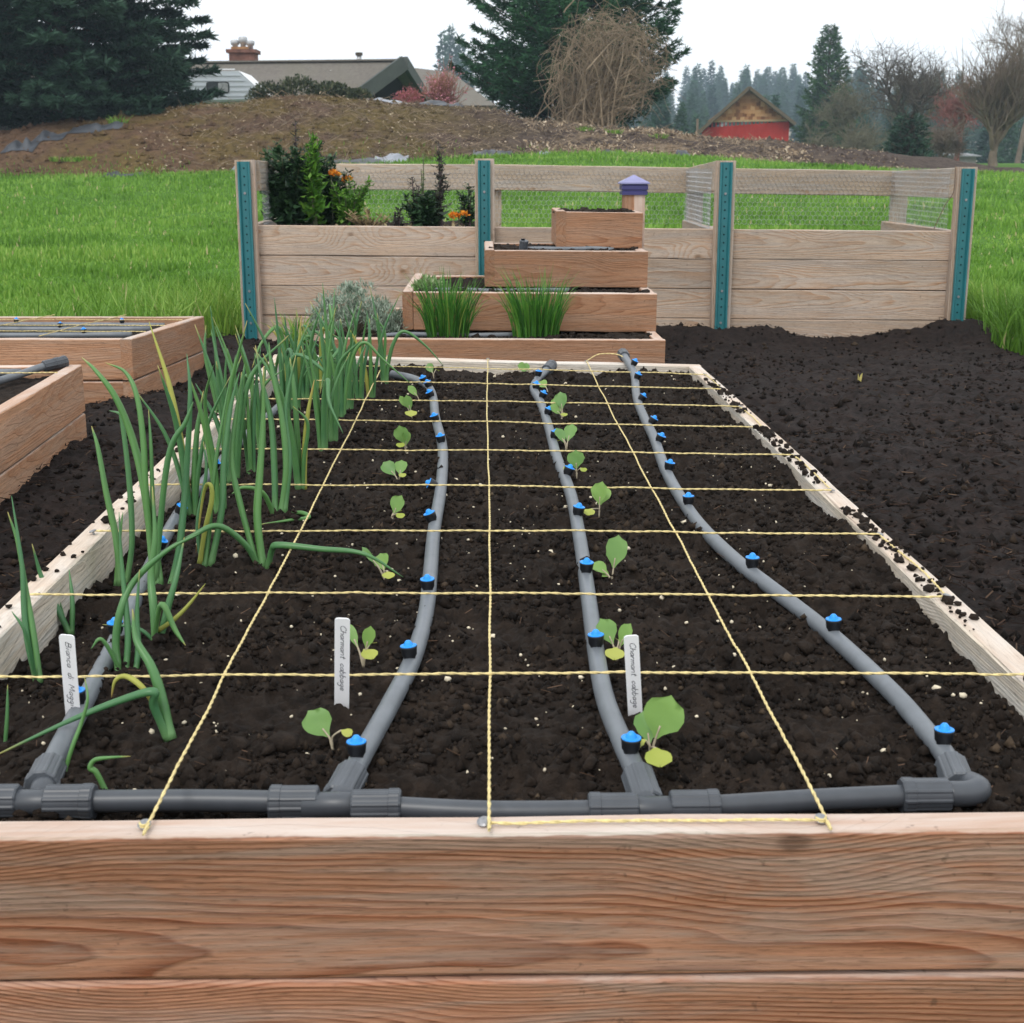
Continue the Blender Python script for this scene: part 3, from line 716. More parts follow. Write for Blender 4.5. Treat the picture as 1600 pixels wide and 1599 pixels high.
# ------------------------------------------------------------------ onions
ONION = leafmat('onion_leaf', (.052, .165, .072), (.105, .25, .065), (.42, .36, .10), .15, .38, .45, tipat=.9, base=(.14, .29, .11))
ONION_Y = leafmat('onion_leaf_yellow', (.28, .34, .07), (.42, .40, .09), (.45, .30, .10), .2, .5, .3)
def onion_leaf(C, r, parent, mat=ONION):
    C = crom(C, 7); m = len(C); s = np.linspace(0, 1, m)
    rad = r * np.interp(s, [0, .08, .35, .7, .93, 1], [1.15, .95, 1.0, .72, .30, .08])
    V, F = tube(C, rad, 10, True, .86)
    t = np.concatenate([np.repeat(s, 10), [0, 1]])
    part('leaf', V, F, mat, parent, True, t)
TR = [  # traced plants: foot, leaves as (radius, depth change to the tip, points[, yellow])
 [(262,1150), [(.0066,.05,[(267,1150),(252,1088),(236,1041),(213,1000),(207,952)]), (.0054,-.03,[(262,1144),(240,1103),(239,1081),(184,1096),(105,1128),(-20,1187)]), (.0038,.02,[(240,1097),(218,1070),(196,1057),(180,1064),(174,1090)],1)]],
 [(166,1238), [(.0034,-.01,[(168,1240),(151,1208),(141,1200),(148,1188),(170,1184),(204,1182)])]],
 [(98,1210), [(.0026,.03,[(98,1210),(112,1170),(127,1130),(137,1092),(132,1058)])]],
 [(7,1163), [(.0026,.02,[(7,1163),(11,1120),(12,1070)])]],
 [(58,1063), [(.0050,.06,[(58,1063),(45,1010),(38,955),(34,880),(18,775)]), (.0044,.08,[(62,1057),(54,1000),(42,930),(28,850),(12,800)]), (.003,-.02,[(56,1055),(40,990),(18,955)])]],
 [(108,988), [(.0050,.03,[(110,990),(88,948),(66,905),(50,850)]), (.0042,.03,[(112,988),(113,940),(108,890)]), (.003,.02,[(104,985),(98,962),(92,935)]), (.004,-.02,[(92,1018),(74,975),(45,925)])]],
 [(190,1048), [(.0056,.05,[(186,1047),(181,1005),(189,952),(210,908),(262,860),(312,834)]), (.0046,.04,[(196,1048),(200,1000),(197,950),(190,880),(186,800)]), (.0044,.04,[(212,1050),(216,1010),(214,960),(218,890)]), (.003,-.02,[(186,990),(160,1000),(142,1014)])]],
 [(245,1003), [(.0062,.06,[(243,1002),(240,950),(236,900),(242,840),(238,760)]), (.0054,.05,[(248,1000),(262,950),(276,900),(288,840)]), (.0036,.0,[(248,985),(272,968),(295,945),(321,912)],1), (.0044,-.05,[(232,900),(252,945),(274,985),(290,1009)]), (.003,0,[(245,985),(215,982),(160,976)])]],
 [(185,912), [(.0060,.06,[(188,912),(181,840),(166,770),(153,700),(143,666)]), (.0052,.05,[(197,912),(206,850),(204,780),(198,715),(190,655),(186,646),(171,642)]), (.004,.04,[(180,905),(186,850),(192,800)])]],
 [(246,915), [(.0070,.08,[(246,917),(236,840),(224,755),(205,680),(180,620),(150,580),(128,559)]), (.0054,.06,[(240,910),(228,770),(224,690),(214,620),(196,582),(165,567)]), (.006,.05,[(266,915),(281,850),(291,740),(297,620),(292,553)]), (.0052,-.02,[(232,780),(262,720),(290,660),(302,628)]), (.004,.04,[(252,905),(240,800),(236,700),(232,640)])]],
 [(320,885), [(.0044,.0,[(312,882),(320,830),(331,780),(328,757),(318,772),(306,864)],1), (.0060,.06,[(328,886),(346,800),(350,720),(360,640),(374,582)]), (.0048,.05,[(320,885),(326,835),(331,775),(342,690),(362,578)]), (.004,.03,[(316,885),(309,820),(322,740),(318,690)])]],
 [(410,885), [(.0072,.06,[(411,886),(402,810),(406,740),(411,660),(412,572)]), (.0055,.05,[(402,868),(376,790),(362,720),(368,650),(382,570)]), (.0054,-.10,[(406,884),(382,850),(341,822),(300,838),(232,880),(190,940)]), (.0058,-.06,[(418,886),(425,860),(436,852),(500,858),(570,866),(630,902)])]],
 [(434,802), [(.0068,.06,[(430,806),(429,740),(424,660),(410,600),(399,540)]), (.0066,.05,[(439,806),(447,730),(440,650),(425,580),(420,535)]), (.0046,-.08,[(442,800),(470,804),(482,816),(452,838),(400,844)]), (.006,.05,[(444,800),(452,720),(446,640),(462,555)]), (.005,-.06,[(428,800),(410,770),(380,762),(362,772)])]],
]
ons = []
for fp, lv in TR:
    b = soil_px(*fp); ons.append((b, lv))
g = random.Random(5)
RB = [(300,806),(345,800),(365,752),(470,762),(392,742),(408,702),(505,703),(522,690),(446,662),(533,655),(463,642),(546,640),(562,628),(478,622),(500,606),(580,622),(546,604),(520,592),(454,616),(350,690),(380,668),(600,598)]
for fp in RB: ons.append((soil_px(*fp), None))
ons.sort(key=lambda q: q[0].y)
for i, (b, lv) in enumerate(ons):
    pl = thing('onion_plant', f'green onion beside the left plank, {ORD[i]} from the front plank', 'onion', tuple(b), 'onions in the big bed')
    if lv:
        for e in lv:
            r, dy, px = e[:3]; m = len(px)
            C = [at(x, y, b.y + (dy + .01 * g.uniform(-1, 1)) * q / (m - 1)) for q, (x, y) in enumerate(px)]
            C[0].z = min(C[0].z, b.z + .05) if len(e) > 3 else b.z - .004
            for q in range(len(C)): C[q].z = max(C[q].z, float(soil_z(C[q].x, C[q].y)) + r * .9) if q else C[q].z
            onion_leaf(C, r, pl, ONION_Y if len(e) > 3 else ONION)
    else:
        n = g.choice([4, 5, 6])
        a0 = g.uniform(0, 6.28)
        for k in range(n):
            a = a0 + k * 2.4 + g.uniform(-.4, .4); H = g.uniform(.19, .35) * (1 if b.y < 3.3 else .8); sp = g.uniform(.04, .36) * H
            d = Vector((math.cos(a), math.sin(a) * .7, 0)); f0 = b + d * .006
            C = [f0 + Vector((0, 0, -.006)), f0 + d * sp * .12 + Vector((0, 0, H * .3)), f0 + d * sp * .42 + Vector((0, 0, H * .66)), f0 + d * sp + Vector((0, 0, H))]
            if g.random() < .12:
                e_ = C[2]; C = C[:3] + [e_ + d * .03 + Vector((0, 0, .03)), e_ + d * .09 + Vector((g.uniform(-.02, .02), 0, -.01)), e_ + d * .14 + Vector((0, 0, -.07))]
            elif g.random() < .25: C[-1] += Vector((g.uniform(-.05, .05), 0, -.03))
            onion_leaf(C, g.uniform(.0046, .0074), pl, ONION_Y if g.random() < .03 else ONION)

# ------------------------------------------------------------------ cabbage seedlings
CAB = leafmat('cabbage_leaf', (.13, .27, .085), (.24, .40, .10), None, .28, .45, .35)
CABY = leafmat('seed_leaf', (.34, .42, .07), (.48, .50, .12), None, .3, .5, .3)
STEM = plain('seedling_stem', (.42, .36, .26), .6, .3, .2, 60)
def blade(p, d, nrm, L, Wd, curl=.3, notch=False, seed=0, kx=9, ky=7):
    """one spoon-shaped leaf blade from p along d"""
    g = np.random.default_rng(seed); d = np.array(d, float); d /= np.linalg.norm(d); nrm = np.array(nrm, float); nrm -= d * nrm.dot(d); nrm /= np.linalg.norm(nrm); s = np.cross(d, nrm)
    u = np.linspace(0, 1, kx); v = np.linspace(-1, 1, ky)
    wd = np.where(u > .6, np.sqrt(np.clip(1 - ((u - .6) / .4) ** 2, 0, 1)) ** .8, np.interp(u, [0, .12, .35, .6], [.06, .22, .78, 1.0])) * .5 * Wd + .0008
    V = []
    for i, uu in enumerate(u):
        for vv in v:
            w = wd[i] * (1 + .05 * g.uniform(-1, 1) * (abs(vv) > .9))
            fall = -curl * L * uu * uu * .6; cup = .22 * w * vv * vv + .05 * w * math.sin(uu * 9 + vv * 3)
            ext = uu * L - (0.16 * L * (1 - abs(vv)) * (uu > .85) if notch else 0) - (.05 * L * abs(vv) ** 2 * uu)
            V.append(np.array(p) + d * ext + s * w * vv + nrm * (fall + cup))
    i, j = np.meshgrid(np.arange(kx - 1), np.arange(ky - 1), indexing='ij'); a = i * ky + j
    return np.array(V), [np.stack([a, a + 1, a + ky + 1, a + ky], -1).reshape(-1, 4)]
SEEDL = {
 'B': [((520,1168), [(505,1140,.036,.030)], [(548,1160,.016)]), ((568,1040), [(546,982,.034,.011),(578,985,.030,.014)], [(571,1030,.026),(590,1008,.014)]), ((602,905), [(568,858,.024,.008),(597,880,.030,.024)], [(610,912,.022)]),
       ((612,818), [(620,790,.036,.028)], [(630,812,.02),(622,806,.02)]), ((624,756), [(608,732,.038,.026),(626,730,.034,.024)], [(628,750,.018)]), ((634,706), [(628,682,.042,.030),(634,690,.034,.026)], [(626,702,.024)]),
       ((644,652), [(638,630,.038,.022),(626,622,.034,.014)], [(642,654,.036)]), ((656,628), [(646,612,.036,.018)], []), ((678,590), [(673,577,.034,.022)], [(684,584,.016)])],
 'C': [((1016,1186), [(1036,1122,.050,.040),(1012,1142,.036,.024)], [(1000,1176,.022),(1030,1210,.034)]), ((964,1030), [(948,985,.036,.026),(976,992,.034,.018)], [(960,1032,.030),(970,1012,.02)]), ((956,910), [(962,866,.050,.030),(938,888,.034,.020),(946,898,.024,.014)], []),
       ((936,806), [(938,775,.040,.036),(938,768,.040,.030)], [(912,812,.026)]), ((901,746), [(900,720,.038,.032)], [(884,738,.022),(914,746,.018)]), ((885,703), [(890,678,.046,.026),(878,684,.040,.022)], [(876,694,.030)]),
       ((880,656), [(872,630,.044,.032),(876,622,.044,.030),(868,640,.034,.024)], [(882,656,.02)]), ((856,612), [(849,602,.036,.030)], []), ((828,584), [(820,576,.038,.028),(826,578,.03,.022)], [])]}
SN = {'B': 'nearest the onions', 'C': 'in the middle of the bed'}
for key, L in SEEDL.items():
    for i, (fp, lv, cots) in enumerate(L):
        b = soil_px(*fp)
        ex = ''
        th = thing('cabbage_seedling', f'cabbage seedling in the row {SN[key]}, {ORD[i]} from the front plank', 'seedling', tuple(b), f'cabbage seedlings')
        for q, (x, y, LL, WW) in enumerate(lv):
            tipp = at(x, y, b.y + g.uniform(-.01, .02)); d = tipp - b
            pe = b + d * .42 + Vector((0, 0, .004)); du = (tipp - pe)
            mb = MB().tube(crom([b + Vector((0, 0, -.003)), b + d * .22 + Vector((0, 0, .003)), pe, pe + du.normalized() * LL * .3], 4), [.0016] * 4 + [.0013] * 4 + [.001] * 5, 6)
            pt = mpart('stem', mb, STEM, th, True)
            nr = Vector((g.uniform(-.5, .5), -1, .75)) if q == 0 else Vector((g.uniform(-.8, .8), -.7, .8))
            sc_ = max(LL, du.length * 1.15)
            V, F = blade(pe, du + Vector((0, .0, 0)), nr, sc_, WW * 1.05, .18, False, i * 7 + q)
            part('leaf', V, F, CAB, th, True)
        for q, (x, y, LL) in enumerate(cots):
            e = soil_px(x, y, .010); d = Vector((e.x - b.x, e.y - b.y, 0)); d = d if d.length > .004 else Vector((g.uniform(-1, 1), -1, 0)) * .01
            s0 = b + Vector((0, 0, .012)); m1 = s0 + d * .5 + Vector((0, 0, .010))
            mpart('stem', MB().tube(crom([b, s0, m1], 3), .0011, 5), STEM, th, True)
            V, F = blade(m1, d.normalized() + Vector((0, 0, -.25)), (0, -.2, 1), LL * .85, LL * .8, .2, True, i * 11 + q, 7, 7)
            part('seed_leaf', V, F, CABY, th, True)

# ------------------------------------------------------------------ name tags, written down their length
GL = {'C': (1.0, [[(.9,1.5),(.6,1.9),(.2,1.7),(0,1),(.2,.2),(.6,0),(.95,.3)]]), 'h': (.7, [[(0,0),(0,1.9)], [(0,.7),(.3,1),(.55,.85),(.6,0)]]),
 'a': (.75, [[(.6,.85),(.3,1),(0,.5),(.25,0),(.6,.4)], [(.6,1),(.65,0)]]), 'r': (.55, [[(0,1),(0,0)], [(0,.6),(.25,1),(.5,.95)]]),
 'm': (.95, [[(0,1),(0,0)], [(0,.7),(.25,1),(.4,.8),(.4,0)], [(.4,.7),(.65,1),(.8,.8),(.85,0)]]), 'n': (.7, [[(0,1),(0,0)], [(0,.65),(.3,1),(.55,.85),(.6,0)]]),
 't': (.6, [[(.25,1.7),(.25,.2),(.5,0)], [(0,1.1),(.5,1.15)]]), 'c': (.65, [[(.55,.85),(.3,1),(0,.5),(.25,0),(.6,.2)]]), 'b': (.75, [[(0,1.9),(0,0),(.4,0),(.6,.5),(.35,1),(0,.75)]]),
 'g': (.75, [[(.6,.85),(.3,1),(0,.6),(.25,.1),(.6,.4)], [(.6,1),(.6,-.6),(.3,-.95),(0,-.7)]]), 'e': (.7, [[(0,.5),(.55,.6),(.4,1),(.1,.9),(0,.5),(.2,0),(.6,.15)]]),
 'B': (.9, [[(0,0),(0,1.8)], [(0,1.8),(.6,1.7),(.6,1.1),(0,.95),(.75,.8),(.7,.1),(0,0)]]), 'i': (.35, [[(.1,1),(.12,0)], [(.1,1.45),(.14,1.5)]]), 'd': (.75, [[(.6,.85),(.3,1),(0,.5),(.25,0),(.6,.4)], [(.6,1.9),(.62,0)]]),
 'M': (1.2, [[(0,0),(.1,1.8),(.5,.6),(.9,1.8),(1.05,0)]]), 'o': (.7, [[(.3,1),(0,.5),(.3,0),(.6,.5),(.3,1)]]), ' ': (.8, [])}
def tag(top, bot, txt, hw, label, lift, yov=None):
    b = soil_px(*bot)
    if yov: b = at(bot[0], bot[1], yov)
    tp = at(top[0], top[1], b.y + lift)
    dn = (b - tp).normalized(); rt = Vector((1, 0, 0)); rt = (rt - dn * rt.dot(dn)).normalized(); nr = dn.cross(rt).normalized()
    if nr.y > 0: nr = -nr
    Lg = (b - tp).length + .02
    ol = [(-hw, Lg), (-hw, hw * .45)] + [(-hw + hw * .5 * (1 - math.cos(a)), hw * .45 - hw * .45 * math.sin(a)) for a in np.linspace(0, math.pi / 2, 5)[1:]]
    ol = ol + [(-x, y) for x, y in ol[::-1]]
    m = len(ol); th_ = thing('plant_tag', label, 'plant tag', tuple(b))
    fr = [tp + rt * x + dn * y + nr * .0006 for x, y in ol]; bk = [tp + rt * x + dn * y - nr * .0006 for x, y in ol]
    V = fr + bk; F = [np.array([list(range(m))]), np.array([list(range(m, 2 * m))[::-1]]), np.array([[k, (k + 1) % m, m + (k + 1) % m, m + k] for k in range(m)])]
    part('tag', [tuple(v) for v in V], F, TAGW, th_)
    tw = sum(GL[c][0] + .12 for c in txt); s = (Lg - .02) * .80 / tw; x = (Lg - .02) * .08 / s
    vs = min(s, .0034) if s > .0034 else s
    mb = MB()
    for c in txt:
        w, st = GL[c]
        for pl_ in st:
            P = [tp + dn * ((x + lx + ly * .22) * s) + rt * ((ly - .55) * vs * .95 * -1 * -1) + nr * .0007 for lx, ly in pl_]
            mb.tube(crom(P, 4) if len(P) > 2 else P, .00034, 4)
        x += w + .12
    mpart('lettering', mb, INK, th_)
tag((535, 966), (534, 1094), 'Charmant cabbage', .0083, 'white tag reading Charmant cabbage between onions and the nearest pipe', -.040, 1.462)
tag((986, 993), (993, 1121), 'Charmant cabbage', .0080, 'white tag reading Charmant cabbage in the middle of the bed', -.035)
tag((104, 992), (115, 1126), 'Bianca di Maggio', .0083, 'white tag reading Bianca di Maggio among the onions', -.035)

# ------------------------------------------------------------------ two beds on the left
def soil_sheet(parent, c00, c10, c01, dz, nx, ny, seed, amp=.008, kind=None):
    c00, c10, c01 = (np.array(c, float) for c in (c00, c10, c01))
    u, v = np.meshgrid(np.linspace(0, 1, nx), np.linspace(0, 1, ny), indexing='ij')
    P = c00 + u[..., None] * (c10 - c00) + v[..., None] * (c01 - c00)
    x, y = P[..., 0], P[..., 1]
    P[..., 2] += dz + amp * fbm(x * 6, y * 6, 3, seed) + amp * 1.2 * (1 - np.abs(vn(x * 30, y * 30, seed + 3))) ** 2 + amp * .6 * vn(x * 70, y * 70, seed + 4)
    i, j = np.meshgrid(np.arange(nx - 1), np.arange(ny - 1), indexing='ij'); a = i * ny + j
    return part('soil', P, np.stack([a, a + ny, a + ny + 1, a + 1], -1).reshape(-1, 4), SOIL, parent, True)
def rect_bed(label, c, du, dv, LU, LV, zf, mat, seed):
    """c: corner; du, dv unit directions; outer size LU x LV; zf(p) top height"""
    du = Vector(du).normalized(); dv = Vector(dv).normalized(); c = Vector(c)
    th_ = thing('raised_bed', label, 'raised bed', tuple(c + du * LU / 2 + dv * LV / 2 - Vector((0, 0, ZT))))
    def P(u, v, dz=0):
        q = c + du * u + dv * v; q.z = zf(q) + dz; return q
    for lv in (0, 1):
        dz = -lv * (BH + .006)
        board(th_, P(BT / 2, 0, dz), P(BT / 2, LV, dz), BH, BT, mat); board(th_, P(LU - BT / 2, 0, dz), P(LU - BT / 2, LV, dz), BH, BT, mat)
        board(th_, P(BT + .001, BT / 2, dz), P(LU - BT - .001, BT / 2, dz), BH, BT, mat); board(th_, P(BT + .001, LV - BT / 2, dz), P(LU - BT - .001, LV - BT / 2, dz), BH, BT, mat)
    soil_sheet(th_, P(BT, BT), P(LU - BT, BT), P(BT, LV - BT), -.045, 120, 120, seed)
    return th_, P
nb, NP = rect_bed('pale plank bed with a black pipe fitting at its corner', (-1.206, 4.094, 0), (-1, -.05, 0), (.05, -1, 0), 1.25, 2.4, lambda q: ZT, W_BED, 101)
fb, FP = rect_bed('orange plank bed with drip pipes, beside the meadow grass', (-1.217, 4.721, 0), (-1, .01, 0), (.02, 1, 0), 2.4, 1.12, lambda q: ZT - .036 * (q.y - 4.72), W_BED, 111)
def mini_line(P0, P1, label, ems, r=.0112, n=9, sag=.006):
    P0 = Vector(P0); P1 = Vector(P1)
    C = crom([P0.lerp(P1, k / 5) + Vector((g.uniform(-.008, .008), g.uniform(-.012, .012), g.uniform(0, sag))) for k in range(6)], 5)
    th_ = thing('drip_line', label, 'drip pipe', tuple(C[len(C) // 2]), 'drip pipes in the other beds')
    V, F = tube(C, r, 10); part('pipe', V, F, PIPE, th_, True)
    for e in ems:
        i = min(len(C) - 1, int(e * len(C)))
        em = place('emitter', EM_B, th_, Vector(C[i]) + Vector((0, 0, r)), Euler((g.uniform(-.3, .1), g.uniform(-.2, .2), 0)))
        _link(bpy.data.objects.new('blue_cap', EM_C), em)
    return th_, C
for k, (v, nm) in enumerate(((.16, 'nearest its front plank'), (.45, 'second from its front plank'), (.70, 'third from its front plank'), (.95, 'against its back plank'))):
    mini_line(FP(.12 if k else .5, v, -.026), FP(2.3, v + .02, -.026), f'grey drip pipe across the orange plank bed, {nm}', [.1, .3, .5, .7] if k % 2 else [.16, .38, .6, .8])
for k, v in enumerate((.26, .54, .83)):
    twine([FP(.02, v, .006), FP(.7, v + .004, .007), FP(1.5, v - .003, .006), FP(2.38, v, .006)], f'yellow twine along the orange plank bed, {ORD[k]} from its front plank', 'twine over the orange plank bed', seed=60 + k)
for k, u in enumerate((.32, .62, 1.0, 1.4)):
    twine([FP(u, .02, .008), FP(u + .01, .5, .009), FP(u, 1.10, .008)], f'yellow twine crossing the orange plank bed, {ORD[k]} from the end beside the path', 'twine over the orange plank bed', seed=70 + k)
th_, C = mini_line(NP(1.1, .09, -.024), NP(.16, .09, -.010), 'dark grey pipe along the back plank of the pale bed', [])
place('coupling', COUP, th_, NP(.26, .09, -.012), aim((1, 0, 0)))
sp_ = thing('drip_line', 'grey drip pipe with black coupling at the corner of the pale bed', 'drip pipe', tuple(NP(.12, .16, 0)))
C = crom([NP(.055, .045, .012), NP(.10, .085, .004), NP(.15, .13, -.010), NP(.23, .26, -.024), NP(.36, .5, -.03), NP(.42, 1.0, -.03)], 7)
V, F = tube(C, PR, 12); part('pipe', V, F, PIPE, sp_, True)
dd = Vector(C[4] - C[0]).normalized(); place('coupling', COUP, sp_, Vector(C[3]), aim(-dd)); place('coupling', COUP, sp_, Vector(C[0]), aim(-dd))
twine([NP(.02, .2, .005), NP(.5, .2, .006), NP(1.2, .21, .005)], 'yellow twine stretched across the pale plank bed', seed=80)
# ------------------------------------------------------------------ stepped planter
pyr = thing('tiered_planter', 'four-step wooden planter with a blue-capped corner post', 'planter', (.05, 5.4, 0))
TI = [(498, 1040, 531, .190, 4.85, 2), (629, 1027, 458, .328, 5.12, 1), (757, 1013, 392, .466, 5.38, 1), (869, 1005, 332, .606, 5.56, 1)]
YBK = 6.0
TS = []
for i, (x0, x1, py, zt, yf, nlev) in enumerate(TI):
    X0 = at(x0, py, yf).x; X1 = at(x1, py, yf).x
    tl = .004 * (1 if i < 2 else .5)
    for lv in range(nlev):
        dz = -lv * (BH + .003)
        board(pyr, (X0 + BT + .001, yf + BT / 2 + .002, zt + tl + dz), (X1, yf + BT / 2 + .002, zt - tl + dz), BH, BT, W_TIER)
        board(pyr, (X0 + BT / 2, yf, zt + tl + .003 + dz), (X0 + BT / 2, YBK, zt + tl + .003 + dz), BH, BT, W_TIER)
        board(pyr, (X1 - BT / 2, yf + BT + .003, zt - tl + dz), (X1 - BT / 2, YBK, zt - tl + dz), BH, BT, W_TIER)
        board(pyr, (X0 + BT + .001, YBK - BT / 2, zt - .002 + dz), (X1 - BT - .001, YBK - BT / 2, zt - .002 + dz), BH, BT, W_TIER)
    soil_sheet(pyr, (X0 + BT, yf + BT, zt), (X1 - BT, yf + BT, zt), (X0 + BT, YBK - BT, zt), -.020 if i < 3 else -.012, 90, 80, 130 + i, .010)
    TS.append((X0, X1, yf, zt))
n = 700
Pc = []
for (X0, X1, yf, zt) in TS:
    m = 220; Pc.append(np.stack([RNG.uniform(X0 + .03, X1 - .03, m), yf + BT + RNG.uniform(-.004, .14, m) ** 1.0, np.full(m, zt - .004)], -1))
Pc = np.concatenate(Pc); V, F = blobs(Pc, RNG.gamma(2, .003, len(Pc)) + .002, 44, True, .4); part('soil_crumbs', V, F, SOIL, pyr, kind='stuff')
pc = at(990, 300, 5.9)
post = post_board(pyr, (pc.x, 5.9, .05), (pc.x, 5.9, at(990, 303, 5.9).z), .089, .089, W_TIER, 'post')
# solar-style cap: collar rings and a shallow pyramid roof
CAPM = plain('blue_cap_paint', (.030, .028, .13), .35, .5, .1, 20); CAPR = plain('cap_roof', (.22, .22, .40), .4, .5, .08, 20)
def sqring(mb, c, prof):
    m = len(prof); V = []
    for hw, z in prof: V += [(c[0] - hw, c[1] - hw, z), (c[0] + hw, c[1] - hw, z), (c[0] + hw, c[1] + hw, z), (c[0] - hw, c[1] + hw, z)]
    Q = [[i * 4 + j, i * 4 + (j + 1) % 4, (i + 1) * 4 + (j + 1) % 4, (i + 1) * 4 + j] for i in range(m - 1) for j in range(4)]
    mb.add(V, [np.array(Q), np.array([[(m - 1) * 4 + q for q in range(4)]]), np.array([[3, 2, 1, 0]])]); return mb
z0 = at(990, 303, 5.9).z
cap = mpart('post_cap', sqring(MB(), (pc.x, 5.9), [(.047, z0 - .004), (.053, z0 - .004), (.053, z0 + .010), (.050, z0 + .012), (.050, z0 + .016), (.055, z0 + .018), (.055, z0 + .034), (.052, z0 + .037), (.052, z0 + .040)]), CAPM, pyr, label='blue post cap with ribbed collar')
mpart('cap_roof', sqring(MB(), (pc.x, 5.9), [(.061, z0 + .0405), (.061, z0 + .046), (.004, z0 + .076), (.001, z0 + .077)]), CAPR, cap)
# drip pipes lying on the tiers
for k, (ti, y, x0, x1, nm) in enumerate(((0, .12, 590, 800, 'lowest'), (1, .11, 680, 900, 'second'), (2, .10, 815, 960, 'third'))):
    X0, X1, yf, zt = TS[ti]
    a = at(x0, 450, yf + y).x; b = at(x1, 450, yf + y).x
    th_, C = mini_line((a, yf + y, zt - .002), (b, yf + y + .02, zt - .004), f'grey drip pipe on the {nm} step of the stepped planter', [], .009)
X0, X1, yf, zt = TS[2]; q = at(818, 385, yf + .1)
place('coupling', COUP, th_, (q.x, yf + .1, zt + .012), Euler((.2, .1, 0)))
mpart('end_cap', MB().tube([(q.x, yf + .1, zt + .02), (q.x - .002, yf + .1, zt + .035), (q.x - .002, yf + .1, zt + .042)], [.006, .006, .009], 10), BLACK, th_)

def blades(n, c, rx, ry, h, w, seed, spread=.5, bend=.3):
    g = np.random.default_rng(seed)
    a = g.uniform(0, 6.283, n); r = np.sqrt(g.uniform(0, 1, n))
    ox, oy = np.cos(a) * r, np.sin(a) * r
    P = np.stack([c[0] + ox * rx, c[1] + oy * ry, np.full(n, c[2])], -1)
    H = h * g.uniform(.55, 1.05, n); sp = spread * H
    D = np.stack([ox + g.normal(0, .3, n), oy + g.normal(0, .3, n), np.zeros(n)], -1)
    k = 5; s = np.linspace(0, 1, k)
    C = P[:, None] + D[:, None] * (sp[:, None] * (.35 * s + .65 * s ** 2.2))[..., None]
    C[..., 2] += H[:, None] * (s - bend * s ** 3 * g.uniform(.2, 1.3, (n, 1)))
    fa = g.uniform(0, 6.283, n); wd = np.stack([np.cos(fa), np.sin(fa), np.zeros(n)], -1)[:, None] * (w / 2 * np.array([1, 1, .9, .65, .1]))[None, :, None]
    V = np.stack([C - wd, C + wd], 2).reshape(-1, 3)
    b = np.arange(n)[:, None, None] * 2 * k + np.arange(k - 1)[None, :, None] * 2
    F = np.concatenate([b, b + 1, b + 3, b + 2], -1).reshape(-1, 4)
    return V, [F], np.repeat(g.uniform(0, .95, n), 2 * k)
CHIVE = tintmat('chive_blades', [(0, (.02, .09, .012)), (.5, (.05, .18, .02)), (.9, (.11, .29, .04)), (.97, (.4, .38, .1))], .45, .35, .25)
for (x, hgt, rx, lab, sd) in ((700, .275, .075, 'dense chive clump beside the silvery shrub on the lowest step', 1), (838, .285, .080, 'dense bushy chive clump in the middle of the lowest step', 2)):
    X0, X1, yf, zt = TS[0]; q = at(x, 520, yf + .13)
    V, F, T = blades(330, (q.x, yf + .13, zt - .02), rx, .055, hgt, .0042, sd, .34, .25)
    solo('chive_clump', V, F, CHIVE, lab, 'chives', (q.x, yf + .13, zt - .02), tint=T)
q = at(600, 530, 4.96); X0, X1, yf, zt = TS[1]
p2_ = at(672, 445, yf + .18)
HERB = tintmat('pale_herb', [(0, (.10, .17, .06)), (.5, (.20, .30, .12)), (1, (.34, .42, .24))], .6, .2, .2)
def leafcloud(n, c, rad, L, W, seed, up=.4, shell=.5):
    g = np.random.default_rng(seed)
    d = g.normal(0, 1, (n, 3)); d /= np.linalg.norm(d, axis=1, keepdims=True); d[:, 2] = np.abs(d[:, 2])
    r = shell + (1 - shell) * g.uniform(0, 1, n) ** .5
    P = np.array(c) + d * np.array(rad) * (r * (1 + .18 * vn(d[:, 0] * 3 + seed, d[:, 1] * 3 + d[:, 2] * 2, seed)))[:, None]
    u = d + g.normal(0, .5, (n, 3)) + np.array([0, 0, up]); u /= np.linalg.norm(u, axis=1, keepdims=True)
    s = np.cross(u, g.normal(0, 1, (n, 3))); s /= np.linalg.norm(s, axis=1, keepdims=True) + 1e-9
    V, F = leafs(P, u, s, L * g.uniform(.6, 1.3, n), W * g.uniform(.6, 1.3, n))
    return V, F, np.repeat(g.uniform(0, 1, n), 5)
def leafs(P, U, S, L, W):
    N = np.cross(U, S); L = np.broadcast_to(L, (len(P),))[:, None]; W = np.broadcast_to(W, (len(P),))[:, None]
    M = P + U * L * .5
    V = np.stack([P, M - S * W * .5 + N * W * .18, M + S * W * .5 + N * W * .18, M, P + U * L - N * W * .15], 1).reshape(-1, 3)
    b = np.arange(len(P))[:, None] * 5
    return V, [np.concatenate([np.hstack([b, b + 3, b + 1]), np.hstack([b, b + 2, b + 3]), np.hstack([b + 1, b + 3, b + 4]), np.hstack([b + 3, b + 2, b + 4])])]
V, F, T = leafcloud(420, (p2_.x, yf + .16, zt - .015), (.07, .06, .055), .022, .009, 5)
solo('herb_tuft', V, F, HERB, 'small pale green herb on the second step of the planter', 'herb', (p2_.x, yf + .16, zt - .02), tint=T)
